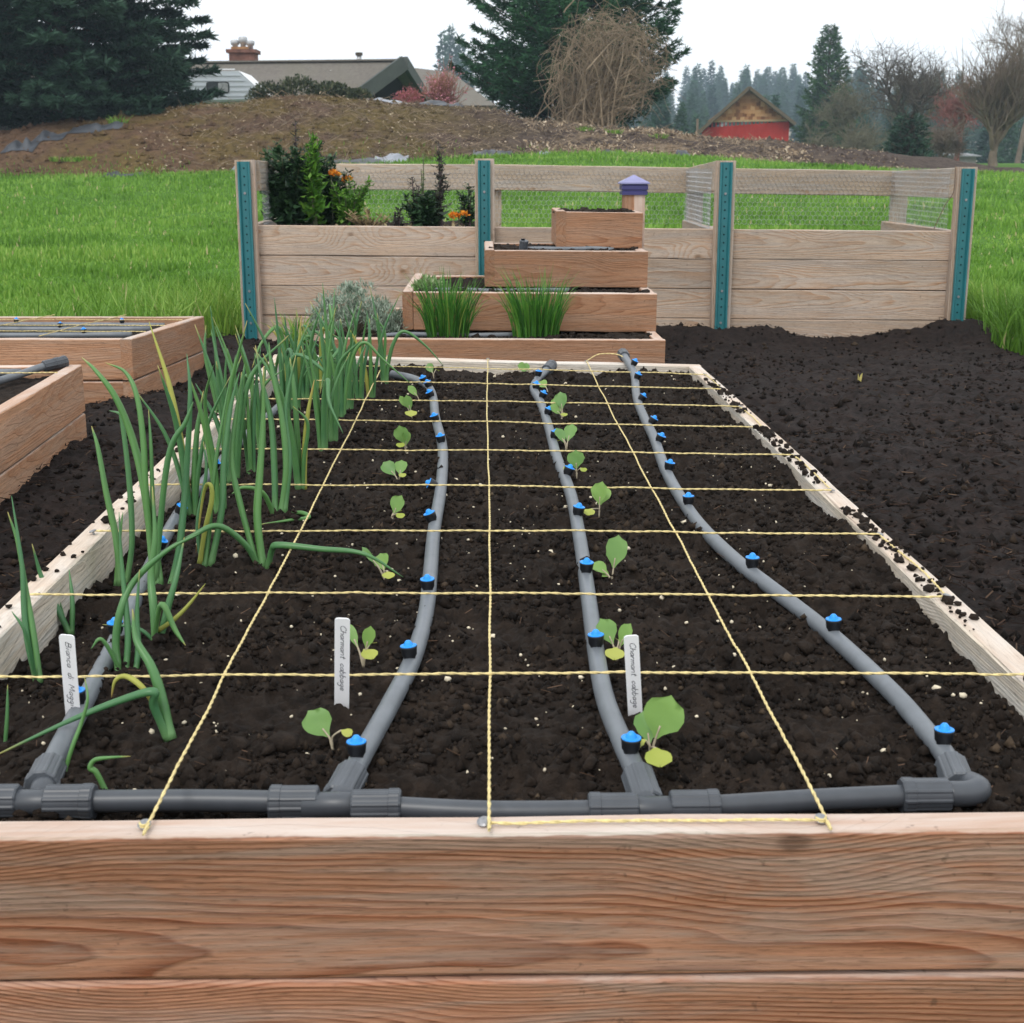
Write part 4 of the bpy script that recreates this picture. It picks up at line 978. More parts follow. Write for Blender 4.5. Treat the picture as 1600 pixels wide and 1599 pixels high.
# silvery shrub on the low step
SILV = tintmat('silver_leaves', [(0, (.12, .17, .12)), (.5, (.27, .34, .26)), (1, (.46, .52, .44))], .7, .15, .15)
X0, X1, yf, zt = TS[0]; q = at(552, 520, 5.12)
sh = thing('silver_shrub', 'rounded silvery grey-green shrub on the lowest step', 'shrub', (q.x, 5.12, zt - .02))
g2 = np.random.default_rng(3); d = g2.normal(0, 1, (70, 3)); d /= np.linalg.norm(d, axis=1, keepdims=True); d[:, 2] = np.abs(d[:, 2]) * .8 + .1
A = np.tile([q.x, 5.12, zt - .03], (70, 1)); B = A + d * np.array([.15, .12, .15])
V, F = prisms(A, B, .003, .0012, 4); part('stems', V, F, plain('shrub_stem', (.13, .10, .07), .8), sh)
mb = MB()
for k in range(170):
    dd = g2.normal(0, 1, 3); dd /= np.linalg.norm(dd); dd[2] = abs(dd[2])
    c = np.array([q.x, 5.12, zt - .01]) + dd * np.array([.17, .12, .165]) * g2.uniform(.7, 1.05)
    mb.add(*(lambda r_: (r_[0], r_[1], r_[2]))(leafcloud(26, c, (.018, .018, .024), .022, .0055, k, .8, .2)))
mpart('foliage', mb, SILV, sh)
# loose grass tuft by the shrub
q = at(468, 545, 4.95); V, F, T = blades(60, (q.x - .02, 5.0, .16), .05, .05, .14, .005, 9, .7, .3)
solo('grass_tuft', V, F, GRASS, 'thin grass tuft between silvery shrub and onion row', 'grass', (q.x, 5.0, .16), tint=T)

# ------------------------------------------------------------------ tall boarded bed with steel-faced posts
FY = 6.70
fen = thing('boarded_bed', 'tall pale boarded bed with teal steel posts and wire-netted rails', 'raised bed', (.6, 7.35, -.06))
TEAL = plain('teal_steel', (.016, .145, .165), .42, .5, .12, 12)
PX = [(382, 250), (757, 248), (1135, 251), (1512, 261)]
px_ = [at(x, y, FY - .03) for x, y in PX]
bz0 = at(395, 352, FY).z; bz1 = at(1490, 362, FY).z
def btop(x): return bz0 + (bz1 - bz0) * (x - px_[0].x) / (px_[3].x - px_[0].x)
HOLE = plain('dark_hole', (.004, .012, .014), .9, .1)
for k, p in enumerate(px_):
    post_board(fen, (p.x, FY - .015, -.22), (p.x, FY - .015, p.z), .092, .05, W_FENCE, 'post')
    pf = [(-.029, 0), (-.029, -.020), (-.022, -.021), (-.015, -.006), (.015, -.006), (.022, -.021), (.029, -.020), (.029, 0)]
    y0 = FY - .041; zt_ = p.z - .008; zb = -.22
    V = [(p.x - .002 + a, y0 + b, z) for z in (zb, zt_) for a, b in pf]
    m = len(pf); F = [np.array([[i, (i + 1) % m, m + (i + 1) % m, m + i] for i in range(m)]), np.array([list(range(m, 2 * m))])]
    chn = part('steel_channel', V, F, TEAL, fen, label='teal painted steel post channel')
    mb = MB(); mb2 = MB()
    for q_ in range(22):
        z = zt_ - .03 - q_ * .038
        c = (p.x - .002, y0 - .0066, z)
        a = np.arange(8) * .785
        if q_ in (3, 15, 19): mb2.add(np.vstack([[c[0] + .006 * math.cos(t_), c[1] - .004, c[2] + .006 * math.sin(t_)] for t_ in a] + [[c[0] + .006 * math.cos(t_), c[1], c[2] + .006 * math.sin(t_)] for t_ in a]), [np.array([list(range(8))]), np.array([[i, (i + 1) % 8, 8 + (i + 1) % 8, 8 + i] for i in range(8)])])
        else: mb.add(np.vstack([[c[0] + .0042 * math.cos(t_), c[1], c[2] + .0042 * math.sin(t_)] for t_ in a]), [np.array([list(range(8))])])
    mpart('punched_holes', mb, HOLE, chn, kind='stuff'); mpart('bolts', mb2, STEEL, chn, kind='stuff')
for b in range(3):
    xa, xb = px_[b].x + .002, px_[b + 1].x - .002
    for r_ in range(4):
        dz = -r_ * (BH + .0025) + random.uniform(-.001, .001)
        board(fen, (xa, FY + .032, btop(xa) + dz), (xb, FY + .032 + random.uniform(-.002, .002), btop(xb) + dz), BH, BT, W_FENCE)
BY = 8.0
XL, XR = px_[0].x, px_[3].x
zr = [at(395, 251, FY).z, at(1500, 260, FY).z]
bx0 = at(445, 256, BY); bx1 = at(1396, 267, BY)
for r_ in range(4):
    for x in (XL, XR):
        board(fen, (x, FY + .06, btop(x) - r_ * (BH + .0025)), (x, BY, btop(x) - r_ * (BH + .0025)), BH, BT, W_FENCE)
    if r_: board(fen, (XL + .03, BY + .035, btop(XL) - r_ * (BH + .0025)), (XR - .03, BY + .035, btop(XR) - r_ * (BH + .0025)), BH, BT, W_FENCE)
    for x in (px_[1].x, px_[2].x):
        board(fen, (x, FY + .055, btop(x) - .004 - r_ * (BH + .0025)), (x, BY - .02, btop(x) - .004 - r_ * (BH + .0025)), BH, BT, W_FENCE)
bpx = [bx0.x, at(760, 256, BY).x, at(1076, 262, BY).x, bx1.x]
bpz = [bx0.z, at(760, 257, BY).z, at(1076, 262, BY).z, bx1.z]
for k in range(4):
    post_board(fen, (bpx[k] + .04, BY - .005, -.1), (bpx[k] + .04, BY - .005, bpz[k]), .089, .038, W_RAIL, 'post')
for k in range(3):
    board(fen, (bpx[k] + .0, BY - .045, bpz[k]), (bpx[k + 1] - .002, BY - .045, bpz[k + 1]), .14, .038, W_RAIL, 'rail')
for xf, zf_, k in ((px_[0].x + .04, px_[0].z - .002, 0), (px_[2].x - .03, px_[2].z - .002, 2), (px_[3].x - .03, px_[3].z - .004, 3)):
    board(fen, (xf, FY + .012, zf_), (bpx[k] + .01, BY - .068, bpz[k]), .14, .034, W_RAIL, 'rail')
soil_sheet(fen, (XL + .03, FY + .055, btop(.5)), (px_[1].x - .02, FY + .055, btop(.5)), (XL + .03, BY, btop(.5)), -.03, 80, 60, 160, .012)
soil_sheet(fen, (px_[1].x + .02, FY + .055, btop(.5)), (XR - .03, FY + .055, btop(.5)), (px_[1].x + .02, BY, btop(.5)), -.24, 100, 50, 165, .012)
# wire netting: hexagons
def hexnet(o, u, v, LU, LV, s=.016):
    o, u, v = (np.array(q, float) for q in (o, u, v)); nx = int(LU / (s * 1.732)) + 1; nz = int(LV / (s * 1.5)) + 1
    i, j = np.meshgrid(np.arange(nx), np.arange(nz), indexing='ij')
    cx = (i + .5 * (j % 2)) * s * 1.732; cz = j * s * 1.5
    E = []
    for (a, b) in (((0, 1), (.866, .5)), ((.866, .5), (.866, -.5)), ((0, 1), (-.866, .5))):
        E.append(np.stack([np.stack([cx + a[0] * s, cz + a[1] * s], -1), np.stack([cx + b[0] * s, cz + b[1] * s], -1)], -2).reshape(-1, 2, 2))
    E = np.concatenate(E); E = E[(E[:, :, 0].max(1) < LU) & (E[:, :, 1].max(1) < LV) & (E[..., 0].min(1) > 0) & (E[..., 1].min(1) > 0)]
    P = o + E[..., :1] * u + E[..., 1:] * v
    P = P + (.004 * vn(P[..., 0] * 6 + P[..., 1] * 5, P[..., 2] * 6, 3))[..., None] * np.cross(u, v)
    return prisms(P[:, 0], P[:, 1], .00085)
WIRE = plain('netting_wire', (.42, .43, .44), .45, .4, .2, 40, Metallic=.6)
zs_ = btop(.5) - .02
for (o_, u_, LU) in (((px_[3].x - .055, FY + .03, zs_), ((bx1.x - px_[3].x + .03) / 1.25, 1.0, 0), 1.22), ((px_[2].x - .054, FY + .03, zs_), ((bpx[2] - px_[2].x + .03) / 1.25, 1, 0), 1.22), ((px_[0].x + .062, FY + .03, zs_), ((bpx[0] - px_[0].x - .02) / 1.25, 1, 0), 1.22), ((bpx[0], BY - .069, zs_), (1, 0, -.008), bpx[3] - bpx[0])):
    V, F = hexnet(o_, u_, (0, 0, 1), LU, .30); part('wire_netting', V, F, WIRE, fen, label='galvanised hexagonal wire netting')
# a twig of twine hanging at the far end post
p = px_[3]
mpart('hanging_cord', MB().tube(crom([(p.x - .045, FY + .01, p.z + .004), (p.x - .052, FY - .02, p.z - .05), (p.x - .056, FY - .02, p.z - .12), (p.x - .085, FY + .0, p.z - .18), (p.x - .12, FY + .03, btop(p.x) + .01)], 6), .0022, 5), plain('old_cord', (.16, .12, .09), .9), fen)

# ------------------------------------------------------------------ overwintered plants in that bed
def leafy(name, label, cat, x, y0, H, nst, spread, mat, L, W, per, seed, stemm, lean=0.0, prof=None, Yb=7.05):
    g = np.random.default_rng(seed); c = at(x, y0, Yb); c.z = btop(.5) - .035
    th_ = thing(name, label, cat, tuple(c)); sb = MB(); lb = MB()
    for s in range(nst):
        a = g.uniform(0, 6.283); rr = g.uniform(.1, 1) * spread; h = H * g.uniform(.55, 1.0) if s else H
        if s == 0: rr *= .25
        e = np.array(c) + np.array([math.cos(a) * rr + lean * h, math.sin(a) * rr * .6, h]); m = np.array(c) + np.array([math.cos(a) * rr * .45, math.sin(a) * rr * .3, h * .5])
        C = crom([np.array(c) + [math.cos(a) * .01, math.sin(a) * .01, 0], m, e], 6)
        sb.tube(C, np.linspace(.006, .0022, len(C)), 5)
        n = int(per * h / .3)
        t = g.uniform(.12, 1.0, n) ** .8; idx = np.clip(t * (len(C) - 1), 0, len(C) - 1.001); i0 = idx.astype(int); f = (idx - i0)[:, None]
        P = C[i0] * (1 - f) + C[i0 + 1] * f
        az = g.uniform(0, 6.283, n); U = np.stack([np.cos(az), np.sin(az), g.uniform(-.3, .9, n)], -1); U /= np.linalg.norm(U, axis=1, keepdims=True)
        S = np.cross(U, [0, 0, 1.0]) + g.normal(0, .35, (n, 3)); S /= np.linalg.norm(S, axis=1, keepdims=True)
        sc_ = (1.15 - .75 * t) * g.uniform(.6, 1.25, n)
        V, F = leafs(P, U, S, L * sc_, W * sc_); lb.add(V, F, np.repeat(g.uniform(0, 1, n), 5))
        if per > 60:
            m2 = n; V, F = leafs(P + U * (L * sc_ * .75)[:, None], U + g.normal(0, .5, (n, 3)), S, L * sc_ * .6, W * sc_ * .8); lb.add(V, F, np.repeat(g.uniform(0, 1, n), 5))
    mpart('stems', sb, stemm, th_, True); mpart('foliage', lb, mat, th_)
    return th_, c
KALE = tintmat('kale_leaves', [(0, (.008, .024, .012)), (.5, (.022, .060, .024)), (1, (.055, .12, .045))], .5, .35, .15)
PURP = tintmat('purple_sprout', [(0, (.030, .022, .028)), (.6, (.055, .058, .048)), (1, (.10, .115, .07))], .6, .3, .15)
FRESH = tintmat('fresh_leaves', [(0, (.04, .12, .015)), (.5, (.085, .23, .025)), (1, (.18, .36, .05))], .5, .3, .3)
DRYL = tintmat('dry_leaves', [(0, (.10, .07, .045)), (.6, (.25, .19, .11)), (1, (.42, .35, .20))], .8, .1, .2)
KST = plain('kale_stem', (.09, .10, .055), .6); PST = plain('purple_stem', (.075, .05, .055), .6)
leafy('kale_plant', 'dark bushy kale at the end of the boarded bed', 'kale', 452, 350, .44, 16, .19, KALE, .075, .05, 85, 1, KST)
leafy('kale_plant', 'dark kale mass beside the tall purple stalk', 'kale', 505, 350, .38, 15, .19, KALE, .07, .045, 85, 2, KST, Yb=7.2)
leafy('kale_plant', 'tall purple-brown kale stalk gone to seed above the rails', 'kale', 466, 350, .55, 2, .05, PURP, .035, .018, 110, 3, PST, Yb=7.25)
leafy('celery_plant', 'bright green leafy celery stalk among the kale', 'celery', 492, 350, .47, 4, .07, FRESH, .055, .035, 75, 4, KST, Yb=7.0)
leafy('parsley_plant', 'fresh green parsley bush beside the kale', 'parsley', 545, 350, .27, 12, .13, FRESH, .045, .03, 70, 5, KST, Yb=7.1)
leafy('dead_foliage', 'low heap of dry straw-coloured leaves beside the parsley', 'dead plant', 578, 352, .12, 12, .14, DRYL, .05, .018, 60, 6, plain('dry_stem', (.3, .22, .12), .8), Yb=7.0)
leafy('kale_plant', 'thin purple kale stalk beside the low dark kale', 'kale', 648, 352, .27, 3, .05, PURP, .04, .02, 95, 7, PST)
leafy('kale_plant', 'tall slender purple kale stalk rising above the back rail', 'kale', 688, 352, .44, 2, .03, PURP, .042, .024, 75, 8, PST)
leafy('kale_plant', 'low dark kale between the purple stalks', 'kale', 668, 352, .20, 12, .14, KALE, .06, .045, 80, 9, KST)
leafy('kale_plant', 'short dark kale stalk beside the teal post', 'kale', 732, 352, .24, 4, .05, KALE, .045, .026, 80, 10, PST)
leafy('kale_plant', 'small purplish kale at the edge of the boards', 'kale', 622, 352, .12, 7, .06, PURP, .045, .03, 60, 12, PST, Yb=6.95)
leafy('weed_plant', 'yellow-green flowering weed between the purple stalks', 'weed', 662, 352, .38, 3, .04, FRESH, .022, .012, 50, 11, KST, Yb=7.2)
ORNG = tintmat('marigold_petals', [(0, (.55, .14, .01)), (.6, (.75, .26, .02)), (1, (.80, .40, .05))], .6, .2, .2)
for k, (x, y, lab, Yq) in enumerate(((517, 272, 'orange marigold head above the parsley', 7.1), (540, 283, 'yellow-orange marigold head beside the parsley top', 7.15), (716, 339, 'orange marigold clump low beside the short kale stalk', 6.95))):
    c = at(x, y, Yq); th_ = thing('marigold', lab, 'flower', (c.x, Yq, btop(.5) - .03))
    mpart('stem', MB().tube([(c.x, Yq, btop(.5) - .03), (c.x + .004, Yq, (c.z + btop(.5)) / 2), tuple(c)], .0025, 5), KST, th_)
    mb = MB()
    for q_ in range(3 if k == 2 else 2):
        V, F, T = leafcloud(60, np.array(c) + g2.normal(0, .018, 3) * (1, .5, .4), (.018, .018, .012), .016, .010, k * 5 + q_, .3, .3); mb.add(V, F, T)
    mpart('petals', mb, ORNG, th_)
# litter of dry leaves over that soil
n = 500; P = np.stack([RNG.uniform(XL + .1, XL + 1.2, n), RNG.uniform(FY + .08, 7.6, n), np.full(n, btop(.5) - .02)], -1)
U = RNG.normal(0, 1, (n, 3)) * (1, 1, .3); U /= np.linalg.norm(U, axis=1, keepdims=True); S = np.cross(U, [0, 0, 1.]) + RNG.normal(0, .2, (n, 3)); S /= np.linalg.norm(S, axis=1, keepdims=True)
V, F = leafs(P, U, S, RNG.uniform(.015, .05, n), RNG.uniform(.006, .02, n)); solo('leaf_litter', V, F, DRYL, 'dry leaf litter over the soil of the boarded bed', 'litter', kind='stuff', tint=np.repeat(RNG.uniform(0, 1, n), 5))
# a dry yellow shoot standing alone in the mulch
q = onz(1341, 606, .0); zq = float(mulch_z(q.x, q.y)) + .01
V, F, T = blades(2, (q.x, q.y, zq), .004, .004, .05, .010, 4, .2, .1)
solo('dry_shoot', V, F, plain('pale_shoot', (.55, .48, .16), .7), 'single pale yellow shoot standing in the dark mulch', 'shoot', (q.x, q.y, zq), tint=T)
# ------------------------------------------------------------------ earth berm
CPX = [(-500, 235), (-200, 225), (0, 208), (100, 192), (200, 180), (300, 165), (400, 156), (500, 151), (600, 158), (740, 170), (850, 190), (1000, 203), (1100, 214), (1250, 226), (1400, 241), (1480, 250), (1560, 262)]
CY_ = 31.0
cxs = np.array([at(x, y, CY_).x for x, y in CPX]); czs = np.array([at(x, y, CY_).z for x, y in CPX])
def berm_z(x, y):
    g0 = gz(x, y); cr = np.interp(x, cxs, czs)
    front = 26.3 + .35 * vn(np.asarray(x) * .5, 0 * np.asarray(x), 3)
    p = sst(front, CY_ + .2, y) ** .8 * (1 - .75 * sst(CY_ + .2, 37.5, y))
    rise = np.clip(cr - gz(x, np.full_like(np.asarray(x, float), CY_)), 0, 9)
    return g0 - .06 + rise * p * (1 + .0 * x) + .06 * p + .05 * fbm(np.asarray(x) * 1.1, np.asarray(y) * 1.1, 4, 14) * sst(0, .25, p)
xs = np.linspace(-19, 12, 250); ys = np.linspace(25.9, 37.6, 84)
Yb_, Xb_ = np.meshgrid(ys, xs, indexing='ij'); Zb_ = berm_z(Xb_, Yb_)
edge = sst(11, 12, Xb_) + sst(-18, -19, Xb_) + sst(37, 37.6, Yb_); Zb_ = Zb_ - .5 * np.clip(edge, 0, 1)
nr, nc = Yb_.shape; ii, jj = np.meshgrid(np.arange(nr - 1), np.arange(nc - 1), indexing='ij')
BQ = np.stack([ii * nc + jj, ii * nc + jj + 1, (ii + 1) * nc + jj + 1, (ii + 1) * nc + jj], -1).reshape(-1, 4)
t = NT('berm_earth'); tc = t.n('TexCoord').outputs['Object']; sp = t.n('SeparateXYZ', {0: tc})
n1 = t.noise(tc, .5, 4, .6); n2 = t.noise(tc, 6, 6, .7); n3 = t.noise(tc, 22, 4, .7)
c = t.mix(t.rng(n2, .3, .7), (.060, .036, .023), (.175, .108, .068))
rs = t.m_('ADD', sp.outputs[0], t.m_('MULTIPLY', n1, 4.0))
c = t.mix(t.rng(rs, -4, 3), c, t.mix(t.rng(n2, .35, .7), (.045, .032, .027), (.13, .10, .082)))       # greyer bark to the right
moss = t.m_('MULTIPLY', t.rng(t.noise(tc, .9, 5, .65), .40, .56), t.rng(sp.outputs[0], -9.5, -7.5)); moss = t.m_('MULTIPLY', moss, t.rng(sp.outputs[0], 1.5, -1.5))
c = t.mix(t.m_('MULTIPLY', moss, .5), c, t.mix(t.rng(n2, .3, .7), (.065, .052, .012), (.19, .145, .028)))
leafy_m = t.m_('MULTIPLY', t.rng(t.noise(tc, 1.2, 5, .7), .47, .58), t.rng(sp.outputs[0], .5, 2.2)); leafy_m = t.m_('MULTIPLY', leafy_m, t.rng(sp.outputs[0], 7.2, 5.0))
c = t.mix(t.m_('MULTIPLY', leafy_m, .8), c, t.mix(t.rng(n3, .35, .65), (.16, .115, .075), (.34, .26, .175)))
c = t.mix(t.rng(n3, .63, .7, 0, .6), c, (.30, .25, .19))
BERM = t.fin(c, .93, .1, t.m_('ADD', n2, n3), .9, .06)
solo('berm', np.stack([Xb_, Yb_, Zb_], -1), BQ, BERM, 'bare brown earth berm behind the meadow', None, smooth=True, kind='structure')
def on_berm(n, seed, x0=-14, x1=8.5, y0=26.4, y1=31.6):
    g = np.random.default_rng(seed); X = g.uniform(x0, x1, n); Y = g.uniform(y0, y1, n)
    return X, Y, berm_z(X, Y)
# pale wood chips and dead leaves, thick under the brush
mb = MB()
for n, x0, x1, sd, sz in ((3000, -7, 8.5, 1, .06), (5200, .8, 6.5, 2, .085)):
    X, Y, Z = on_berm(n, sd, x0, x1); g = np.random.default_rng(sd + 5)
    if sd == 2:
        k = (fbm(X * .8, Y * .8, 3, 66) > -.1) & (Y > 27.2); X, Y, Z = X[k], Y[k], Z[k]
    n = len(X); U = g.normal(0, 1, (n, 3)) * (1, 1, .6); U /= np.linalg.norm(U, axis=1, keepdims=True); S = np.cross(U, g.normal(0, 1, (n, 3))); S /= np.linalg.norm(S, axis=1, keepdims=True)
    V, F = leafs(np.stack([X, Y, Z + .02], -1), U, S, g.uniform(.5, 1.4, n) * sz, g.uniform(.3, .8, n) * sz * .7); mb.add(V, F, np.repeat(g.uniform(0, 1, n) ** 1.5, 5))
V, F, T = mb.out(); solo('berm_litter', V, F, tintmat('litter', [(0, (.14, .10, .065)), (.5, (.40, .30, .20)), (1, (.68, .58, .44))], .9, .1, .1), 'pale chips and dead leaves scattered over the berm', 'litter', kind='stuff', tint=T)
# rough clods and twigs
X, Y, Z = on_berm(3500, 8); g = np.random.default_rng(4)
V, F = blobs(np.stack([X, Y, Z], -1), g.gamma(2, .013, len(X)) + .008, 3, False, .4, 1.0)
solo('berm_clods', V, F, BERM, 'brown earth clods over the berm slope', 'soil', kind='stuff')
X, Y, Z = on_berm(1500, 9, -6.5, 6); a = g.uniform(0, 6.28, 1500); l = g.uniform(.08, .38, 1500); A = np.stack([X, Y, Z + .01], -1)
V, F = prisms(A, A + np.stack([np.cos(a) * l, np.sin(a) * l * .4, g.uniform(-.05, .3, 1500) * l * 2], -1), .006, .003)
solo('berm_twigs', V, F, plain('dead_twig', (.27, .21, .15), .9, .1, .4, 3), 'dead twigs sticking out of the berm', 'twigs', kind='stuff')
# straggling grass at the foot of the berm
n = 9000; X = RNG.uniform(-15, 11, n); Y = 26.3 + RNG.exponential(.35, n) * (vn(X * .8, X * 0, 6) > -.2); k = Y < 28.2; X, Y = X[k], Y[k]
grass('berm_grass', X, Y, np.maximum(berm_z(X, Y), gz(X, Y)) - .02, RNG.uniform(.04, .13, len(X)), np.full(len(X), .018), 17, GRASS, 'grass straggling up the foot of the berm')
for k, (x, y) in enumerate(((185, 205), (90, 230), (112, 232), (915, 190), (958, 212), (1030, 200), (130, 222))):
    Yq = 29.5 if y < 215 else 27.6; c = at(x, y, Yq); c.z = float(berm_z(c.x, Yq)) - .02
    V, F, T = blades(70, tuple(c), .18, .15, .24 if k == 0 else .13, .02, 30 + k, .6, .3)
    solo('grass_tuft', V, F, GRASS, ['green grass tuft under the big spruce on the berm', 'small grass tuft low on the reddish berm end', 'grass tuft beside the tufts low on the reddish berm end', 'green tuft under the leafless brush', 'green tuft among dead leaves below the brush', 'green tuft under the broad fir on the berm', 'grass tuft on the bare slope below the spruce'][k], 'grass', tuple(c), tint=T)
# torn weed fabric
FAB = plain('weed_fabric', (.055, .06, .07), .5, .4, .4, 3); FABL = plain('plastic_sheet', (.24, .26, .30), .4, .5, .3, 3)
SH = [(400, 236, 80, 26.75, .12, 1, 'pale torn plastic sheet at the foot of the mossy berm'), (610, 228, 52, 26.8, .12, 1, 'pale crumpled strip of plastic sheeting behind the boarded bed'), (560, 236, 90, 26.7, .10, 0, 'long dark strip of weed fabric at the berm foot'), (30, 222, 50, 28.2, .16, 0, 'dark weed fabric flap below the big spruce'), (75, 205, 45, 28.8, .12, 0, 'dark fabric fold along the crack in the reddish slope'), (150, 198, 80, 29.2, .14, 0, 'dark weed fabric under the low spruce boughs'), (190, 250, 60, 26.5, .08, 0, 'low dark fabric edge at the grass beneath the reddish slope'), (850, 230, 22, 26.7, .07, 1, 'small pale plastic scrap in the grass edge'), (770, 226, 60, 26.8, .07, 0, 'thin dark fabric edge beside the small plastic scrap'), (960, 234, 60, 26.7, .09, 0, 'dark fabric edge below the dead leaves'), (1065, 240, 30, 26.9, .12, 0, 'black fabric lump near the barn end of berm'), (605, 162, 60, 30.9, .04, 1, 'pale sheet edge on the crest before the house gable'), (690, 166, 70, 31.0, .10, 0, 'dark fabric edge on the crest below the pink tree'), (788, 175, 20, 31.0, .08, 1, 'tiny pale scrap on the crest by the fir')]
for k, (x, y, w, Yq, hh, pale, lab) in enumerate(SH):
    c = at(x, y, Yq); W_ = w / 2150 * Yq; g = np.random.default_rng(k + 70)
    u, v = np.meshgrid(np.linspace(-.5, .5, 22), np.linspace(0, 1, 7), indexing='ij')
    X = c.x + u * W_; Yv = Yq + v * .55 - .2 + .08 * vn(u * 6 + k, v * 2, k)
    Z = np.maximum(berm_z(X, Yv), gz(X, Yv)) + .015 + np.clip(hh * (.5 + .8 * vn(u * 5 + k * 3, v * 2.3, k + 3)), 0, 1) * np.sin(v * 3.1) * (1 - (2 * np.abs(u)) ** 3)
    i, j = np.meshgrid(np.arange(21), np.arange(6), indexing='ij'); a = i * 7 + j
    V = np.stack([X, Yv, Z], -1).reshape(-1, 3); V2 = V - [0, 0, .006]; Q = np.stack([a, a + 7, a + 8, a + 1], -1).reshape(-1, 4)
    solo('fabric_sheet', np.vstack([V, V2]), [np.vstack([Q, Q[:, ::-1] + len(V)])], FABL if pale else FAB, lab, 'fabric', (c.x, Yq, float(berm_z(c.x, Yq))), True)

# ------------------------------------------------------------------ trees
def conifer(H, R, nbr, seed, z0=.05, up=.25, droop=.25, nl=.13, nw=.016, per=26, pw=.85, tr=.16, fill=1.0, zmax=1.0):
    """trunk and crown at the origin; limbs carry side sprays of needle triangles"""
    g = np.random.default_rng(seed); tm = MB()
    tm.tube([(0, 0, -.5), (0, 0, H * .5), (0, 0, H * .985)], [tr, tr * .6, .02], 7)
    Ps, Us, Ws, Ts = [], [], [], []
    for k in range(nbr):
        q = (k + g.uniform()) / nbr; z = H * (z0 + (zmax - z0) * q ** 1.15); f = max(0., 1 - z / H)
        L = R * f ** pw * g.uniform(.72, 1.08) + .12
        az = k * 2.39996 + g.uniform(-.5, .5); d = np.array([math.cos(az), math.sin(az), 0])
        e0 = up + .45 * (1 - f); m = max(4, int(L / .13)); s = np.linspace(0, 1, m)
        zz = L * (e0 * s - droop * s ** 2 * 1.5 + droop * .75 * s ** 3)
        C = d[None] * (L * s)[:, None]; C[:, 2] += z + zz
        C += np.cumsum(g.normal(0, .012, C.shape), 0)
        tm.tube(C[::2] if m > 5 else C, np.linspace(.035 * L / R + .012, .006, len(C[::2] if m > 5 else C)), 3, False)
        sd = np.array([-d[1], d[0], 0])
        n = int(per * L * fill * 3.2)
        t_ = 1 - g.uniform(0, 1, n) ** 1.35 * .88
        idx = t_ * (m - 1.001); i0 = idx.astype(int); fr = (idx - i0)[:, None]
        P = C[i0] * (1 - fr) + C[np.minimum(i0 + 1, m - 1)] * fr
        side = g.choice([-1, 1], n); ll = (L * .38 * (1 - t_) + .14) * g.uniform(0, 1, n) ** .7
        bd = d[None] * .62 + sd[None] * side[:, None] * .78; 
        P = P + bd * ll[:, None]; P[:, 2] += -.10 * ll + g.normal(0, .028, n) - .12 * ll * ll
        U = bd + g.normal(0, .42, (n, 3)) + np.array([0, 0, .18]); U /= np.linalg.norm(U, axis=1, keepdims=True)
        W = np.cross(U, g.normal(0, 1, (n, 3))); W /= np.linalg.norm(W, axis=1, keepdims=True) + 1e-9
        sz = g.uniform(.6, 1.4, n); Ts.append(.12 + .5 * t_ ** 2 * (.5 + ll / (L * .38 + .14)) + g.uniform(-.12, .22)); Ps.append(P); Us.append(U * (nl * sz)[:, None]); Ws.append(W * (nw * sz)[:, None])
    P = np.concatenate(Ps); V, F = tris(P, np.concatenate(Us), np.concatenate(Ws))
    tint = np.repeat(np.clip(np.concatenate(Ts) + g.normal(0, .14, len(P)), 0, 1), 3)
    return tm, V, F, tint
BARK = plain('bark', (.075, .055, .042), .9, .1, .4, 6, .5)
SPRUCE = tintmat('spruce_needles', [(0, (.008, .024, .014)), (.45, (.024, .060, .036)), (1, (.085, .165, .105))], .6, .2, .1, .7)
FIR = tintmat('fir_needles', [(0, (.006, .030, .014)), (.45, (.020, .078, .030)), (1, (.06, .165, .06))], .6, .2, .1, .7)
CEDAR = tintmat('cedar_needles', [(0, (.010, .036, .010)), (.4, (.030, .090, .022)), (1, (.075, .165, .04))], .6, .2, .1, .8)
def put_tree(name, label, cat, base, cn, mat, group=None):
    tm, V, F, T = cn
    th_ = thing(name, label, cat, tuple(base), group)
    v, f, _ = tm.out(); b = np.array(base)
    part('trunk', v + b, f, BARK, th_, True); part('crown', V + b, F, mat, th_, tint=T)
    return th_
def gb(x, Y):
    return np.array([x, Y, float(berm_z(np.array(x), np.array(Y))) if 26.3 < Y < 37.4 and -18 < x < 11 else float(gz(x, Y))])
# big spruce on the berm
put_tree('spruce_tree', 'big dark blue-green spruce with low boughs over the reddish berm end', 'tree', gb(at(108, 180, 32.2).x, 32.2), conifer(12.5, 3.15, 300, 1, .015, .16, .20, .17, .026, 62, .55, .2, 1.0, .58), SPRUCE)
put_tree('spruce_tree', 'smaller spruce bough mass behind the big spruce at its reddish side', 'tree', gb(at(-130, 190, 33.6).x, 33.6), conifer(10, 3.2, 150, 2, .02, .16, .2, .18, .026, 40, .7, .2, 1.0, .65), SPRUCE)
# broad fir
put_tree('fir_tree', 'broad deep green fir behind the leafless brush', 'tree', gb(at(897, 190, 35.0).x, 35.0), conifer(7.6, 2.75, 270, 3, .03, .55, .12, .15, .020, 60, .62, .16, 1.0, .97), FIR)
# pale slim conifer beyond it
put_tree('conifer_tree', 'slim hazy conifer just beside the broad fir', 'tree', gb(at(770, 160, 110).x, 110), conifer(10.0, 1.8, 90, 4, .05, .3, .2, .3, .05, 12, .8), FIR)
